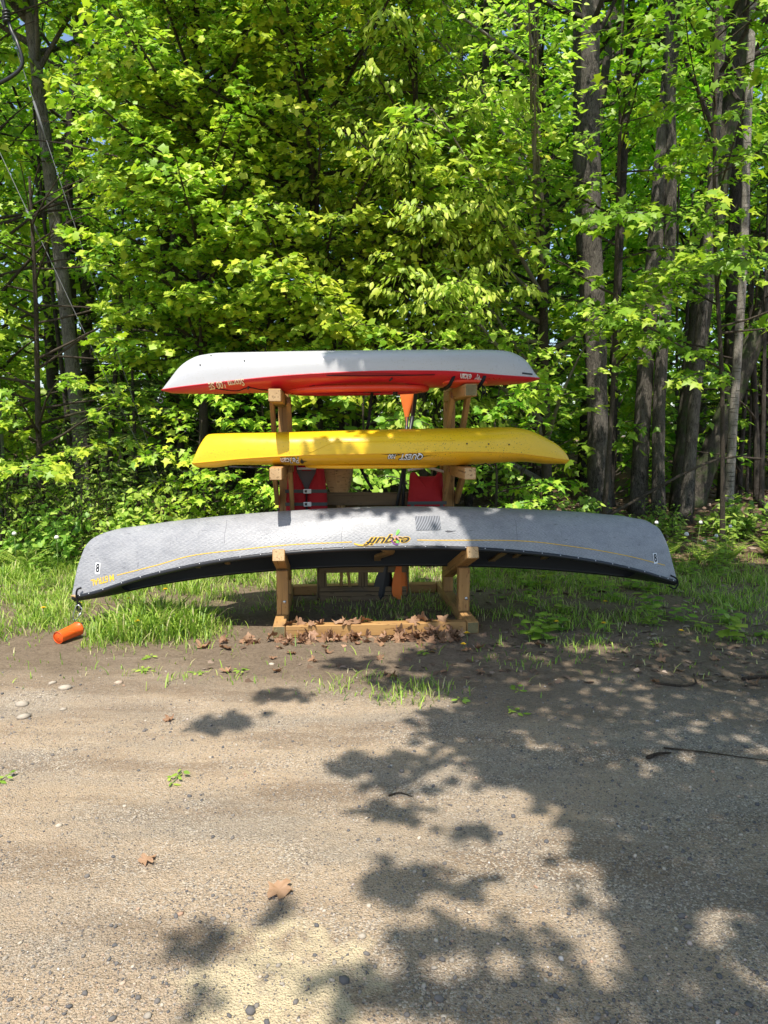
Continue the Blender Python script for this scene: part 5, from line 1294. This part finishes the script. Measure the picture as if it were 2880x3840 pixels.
for i in range(64): weed(rng.uniform(.95, 4.4), rng.uniform(5.0, 8.2), rng.uniform(.05, .22), 'leafy green weed in the thin grass right of the rack', 'weeds right of the rack', ['oval', 'maple', 'heart'][i % 3], 8, rng.uniform(.06, .10))
for i in range(46): weed(rng.uniform(1.5, 6.0), rng.uniform(7.4, 9.9), rng.uniform(.2, .5), 'tall leafy weed at the foot of the great trunks', 'tall weeds by the great trunks', ['oval', 'heart'][i % 2], 14, .08)
for i in range(14): weed(rng.uniform(-4.6, -2.7), rng.uniform(6.8, 8.1), rng.uniform(.2, .45), 'leafy weed in the long grass by the shrubs', 'weeds in the left grass', 'oval', 12, .08)
for x, y in ((-1.50, 4.42), (-1.22, 4.40), (-.95, 4.48), (-1.62, 4.72), (-1.72, 3.0), (-.95, 2.98), (.45, 3.95), (.80, 4.2), (.30, 4.86), (2.0, 5.0), (.75, 3.72)): weed(x, y, .02, 'flat green rosette weed on the open gravel', 'rosette weeds on the gravel', 'oval', 9, .045, M['grass'])
def fern(x, y, label):
    zb = float(gz(x, y)); b = np.array([x, y, zb]); r_ = root('fern', (x, y, zb), label, 'fern', 'ferns at the wood edge'); L = Leaves(); lm = Tubes()
    for k_ in range(9):
        a = 6.283 * k_ / 9 + rng.normal(0, .2); P = bend(b, np.array([math.cos(a) * .6, math.sin(a) * .6, .8]), .42, 8, .0, 1.3, .03); lm.add(P, np.linspace(.003, .001, 9), 3, 0, 1, False)
        for f in np.linspace(.2, 1, 16):
            j = min(f * 8, 7.99); j0 = int(j); p = P[j0] + (P[j0 + 1] - P[j0]) * (j - j0); dd_ = unit(P[j0 + 1] - P[j0]); sd = unit(np.cross(dd_, [0, 0, 1.0]))
            for s_ in (-1, 1): L.add(p[None], (sd * s_ + dd_ * .3)[None], np.array([[0, 0, 1.0]]), np.array([.10 * (1.15 - f)]), np.array([rng.uniform(.5, .9)]))
    lm.build('stem', M['stalk'], r_, True, b); L.build('frond', 'oval', M['shrub_leaf'], r_, b)['kind'] = 'stuff'
for x, y in ((3.3, 8.3), (3.75, 8.2), (4.1, 8.35), (4.7, 8.5), (3.0, 8.5)): fern(x, y, 'small green fern at the foot of the great trunks')
for x, y in ((-4.4, 7.9), (-3.95, 7.7), (-4.1, 8.0)): fern(x, y, 'yellow-green fern by the utility pole')

# ------------------------------------------------------------------ stones, sticks, gravel
bm = bmesh.new(); bmesh.ops.create_icosphere(bm, subdivisions=1, radius=1.0); iv = np.array([v.co[:] for v in bm.verts]); if_ = np.array([[v.index for v in f.verts] for f in bm.faces]); bm.free()
bm = bmesh.new(); bmesh.ops.create_icosphere(bm, subdivisions=0 + 1, radius=1.0); bm.free()
phi = (1 + 5 ** .5) / 2
ico = unit(np.array([(-1, phi, 0), (1, phi, 0), (-1, -phi, 0), (1, -phi, 0), (0, -1, phi), (0, 1, phi), (0, -1, -phi), (0, 1, -phi), (phi, 0, -1), (phi, 0, 1), (-phi, 0, -1), (-phi, 0, 1)], float))
icf = np.array([(0, 11, 5), (0, 5, 1), (0, 1, 7), (0, 7, 10), (0, 10, 11), (1, 5, 9), (5, 11, 4), (11, 10, 2), (10, 7, 6), (7, 1, 8), (3, 9, 4), (3, 4, 2), (3, 2, 6), (3, 6, 8), (3, 8, 9), (4, 9, 5), (2, 4, 11), (6, 2, 10), (8, 6, 7), (9, 8, 1)])
octa = np.array([(1, 0, 0), (-1, 0, 0), (0, 1, 0), (0, -1, 0), (0, 0, 1), (0, 0, -1)], float); ocf = np.array([(0, 2, 4), (2, 1, 4), (1, 3, 4), (3, 0, 4), (2, 0, 5), (1, 2, 5), (3, 1, 5), (0, 3, 5)])
mst = M['stone'] = mat('pebble', (.3, .28, .26), .85, .2)
t = NT(mst); at = t.node('ShaderNodeAttribute', attribute_name='tint')
c = t.ramp(at.outputs['Fac'], [(0, (.10, .10, .105)), (.3, (.20, .18, .16)), (.55, (.44, .38, .30)), (.8, (.62, .53, .41)), (.93, (.50, .30, .19)), (1, (.75, .72, .67))]); t.color(t.mix(t.noise(t.tc.outputs['Object'], 60, 3), c, t.mix(.5, c, (.1, .09, .08))))
def pebbles(n, y0, y1, smin, smax, pw, xr, dark=None):
    y = y0 + (y1 - y0) * rng.random(n) ** 1.25; x = rng.uniform(-1, 1, n) * (.62 * y + .35); x = np.clip(x, -xr, xr)
    cl_ = fbm(x + 13, y + 2, 1.8) * .6 + fbm(x, y + 9, 5.0) * .4; right_ = .16 * sstep(-.1, .9, x)
    k = rng.random(n) < sstep(.36, .62, cl_ + right_) * (1 - sstep(3.6, 4.8, y)) + .05
    x, y = x[k], y[k]; n = len(x); s = smin + (smax - smin) * rng.random(n) ** pw
    R3 = rng.normal(0, 1, (n, 3, 3)); Q_, _ = np.linalg.qr(R3)
    kv, kf = (octa, ocf) if dark else (ico, icf); nv = len(kv)
    base = kv[None] * (1 + rng.normal(0, .16, (n, nv, 1))) * np.stack([np.ones(n), rng.uniform(.6, 1, n), rng.uniform(.45, .85, n)], -1)[:, None]
    V = np.einsum('nij,nkj->nki', Q_, base) * s[:, None, None]; V[..., 2] *= .75
    V += np.column_stack([x, y, gz(x, y) + s * .18])[:, None]
    F = (kf[None] + (np.arange(n) * nv)[:, None, None]).reshape(-1, 3)
    T = rng.random(n); T = np.where(rng.random(n) < .3 + .25 * sstep(0, 1, x), rng.uniform(0, .4, n), T)
    return V.reshape(-1, 3), F, np.repeat(T, nv)
A_ = pebbles(50000, 1.45, 5.0, .0018, .0050, 2.0, 3.5, True); B_ = pebbles(5500, 1.45, 4.4, .004, .0115, 3.2, 3)
V = np.vstack([A_[0], B_[0]]); F = np.vstack([A_[1], B_[1] + len(A_[0])]); T = np.concatenate([A_[2], B_[2]])
o = obj('gravel', V, F, mst, None, False, T); tag(o, 'loose gravel strewn over the sandy drive', 'gravel', kind='stuff')
def stone(name, x, y, s, tint, label, group, flat=.6, cat='stone'):
    V = iv * (1 + rng.normal(0, .09, (len(iv), 1))) * [s, s * rng.uniform(.65, .95), s * flat]; a = rng.uniform(0, 6.28); V = V @ np.array([(math.cos(a), math.sin(a), 0), (-math.sin(a), math.cos(a), 0), (0, 0, 1)])
    o = obj(name, V, if_, mst, None, False, np.full(len(V), tint)); o.location = (x, y, float(gz(x, y)) + s * flat * .35); return tag(o, label, cat, group)
for i in range(46):
    y = 1.6 + 2.2 * rng.random() ** 1.4; x = rng.uniform(-.55, .6) * y + .1; stone('stone', x, y, rng.uniform(.009, .017), rng.choice([.02, .1, .25, .3, .6, .8], p=[.25, .25, .2, .12, .12, .06]), 'rounded loose stone lying on the gravel drive', 'loose stones on the drive', .6)
for x, y, s, tnt in ((-1.88, 4.05, .045, .7), (-2.05, 3.88, .05, .6), (-1.95, 3.70, .04, .62), (-2.0, 4.15, .03, .65), (-1.6, 4.15, .03, .85), (-.75, 4.6, .025, .8), (-1.78, 3.8, .025, .6)): stone('stone', x, y, s, tnt, 'pale flat stone in the broken soil edge of the drive', 'pale stones along the soil edge', .35)
for x, y, s, tnt in ((1.95, 10.2, .22, .75), (2.25, 10.5, .16, .65), (1.55, 10.4, .14, .7)): stone('boulder', x, y, s, tnt, 'pale boulder on the leaf litter left of the twin trunks', 'boulders by the twin trunks', .7, 'boulder')
stone('boulder', 5.95, 10.4, .42, .25, 'large dark mossy boulder right of the pale birch', None, .75, 'boulder')
def stick(label, pts, r):
    p0 = np.array([pts[0][0], pts[0][1], 0]); P = crom([(x, y, float(gz(x, y)) + z) for x, y, z in pts], 6); o = tube('stick', P, np.linspace(r, r * .5, len(P)), M['twig_brown'], None, 6, p0); o.location = p0; return tag(o, label, 'stick')
stick('long thin dark twig lying across the shaded gravel', [(1.36, 3.31, .006), (1.45, 3.275, .010), (1.55, 3.255, .008), (1.68, 3.195, .010), (1.86, 3.15, .006)], .0045)
stick('short pale stick lying by the end of the long twig', [(1.24, 3.20, .009), (1.31, 3.24, .010), (1.37, 3.245, .010)], .009)
stick('bent broken twig on the shaded gravel right of the rack', [(1.68, 4.26, .006), (1.82, 4.20, .010), (1.92, 4.24, .012), (1.98, 4.40, .008)], .008)
stick('dark crooked branch lying at the far right edge of the drive', [(2.25, 4.32, .01), (2.4, 4.34, .014), (2.6, 4.25, .012), (2.8, 4.1, .008)], .011)
stick('tiny forked twig in the shade at the drive centre', [(.02, 2.88, .005), (.07, 2.90, .007), (.12, 2.87, .005)], .004)
for i, (a_, b_, lab) in enumerate((((2.3, 9.2, .0), (4.9, 9.6, 1.25), 'dead grey branch leaning against the great trunks'), ((1.5, 9.3, 0), (2.2, 9.8, 1.6), 'thin pale dead branch leaning beside the basswood'))):
    a_ = np.array(a_); b_ = np.array(b_); a_[2] = gz(a_[0], a_[1]); o = tube('dead_branch', crom([a_ * 0, (b_ - a_) * .35 + [.0, 0, .1], (b_ - a_) * .75 + [0, 0, .16], b_ - a_], 6), np.linspace(.028, .012, 19), M['bark_thin'], None, 7); o.location = a_; tag(o, lab, 'branch')
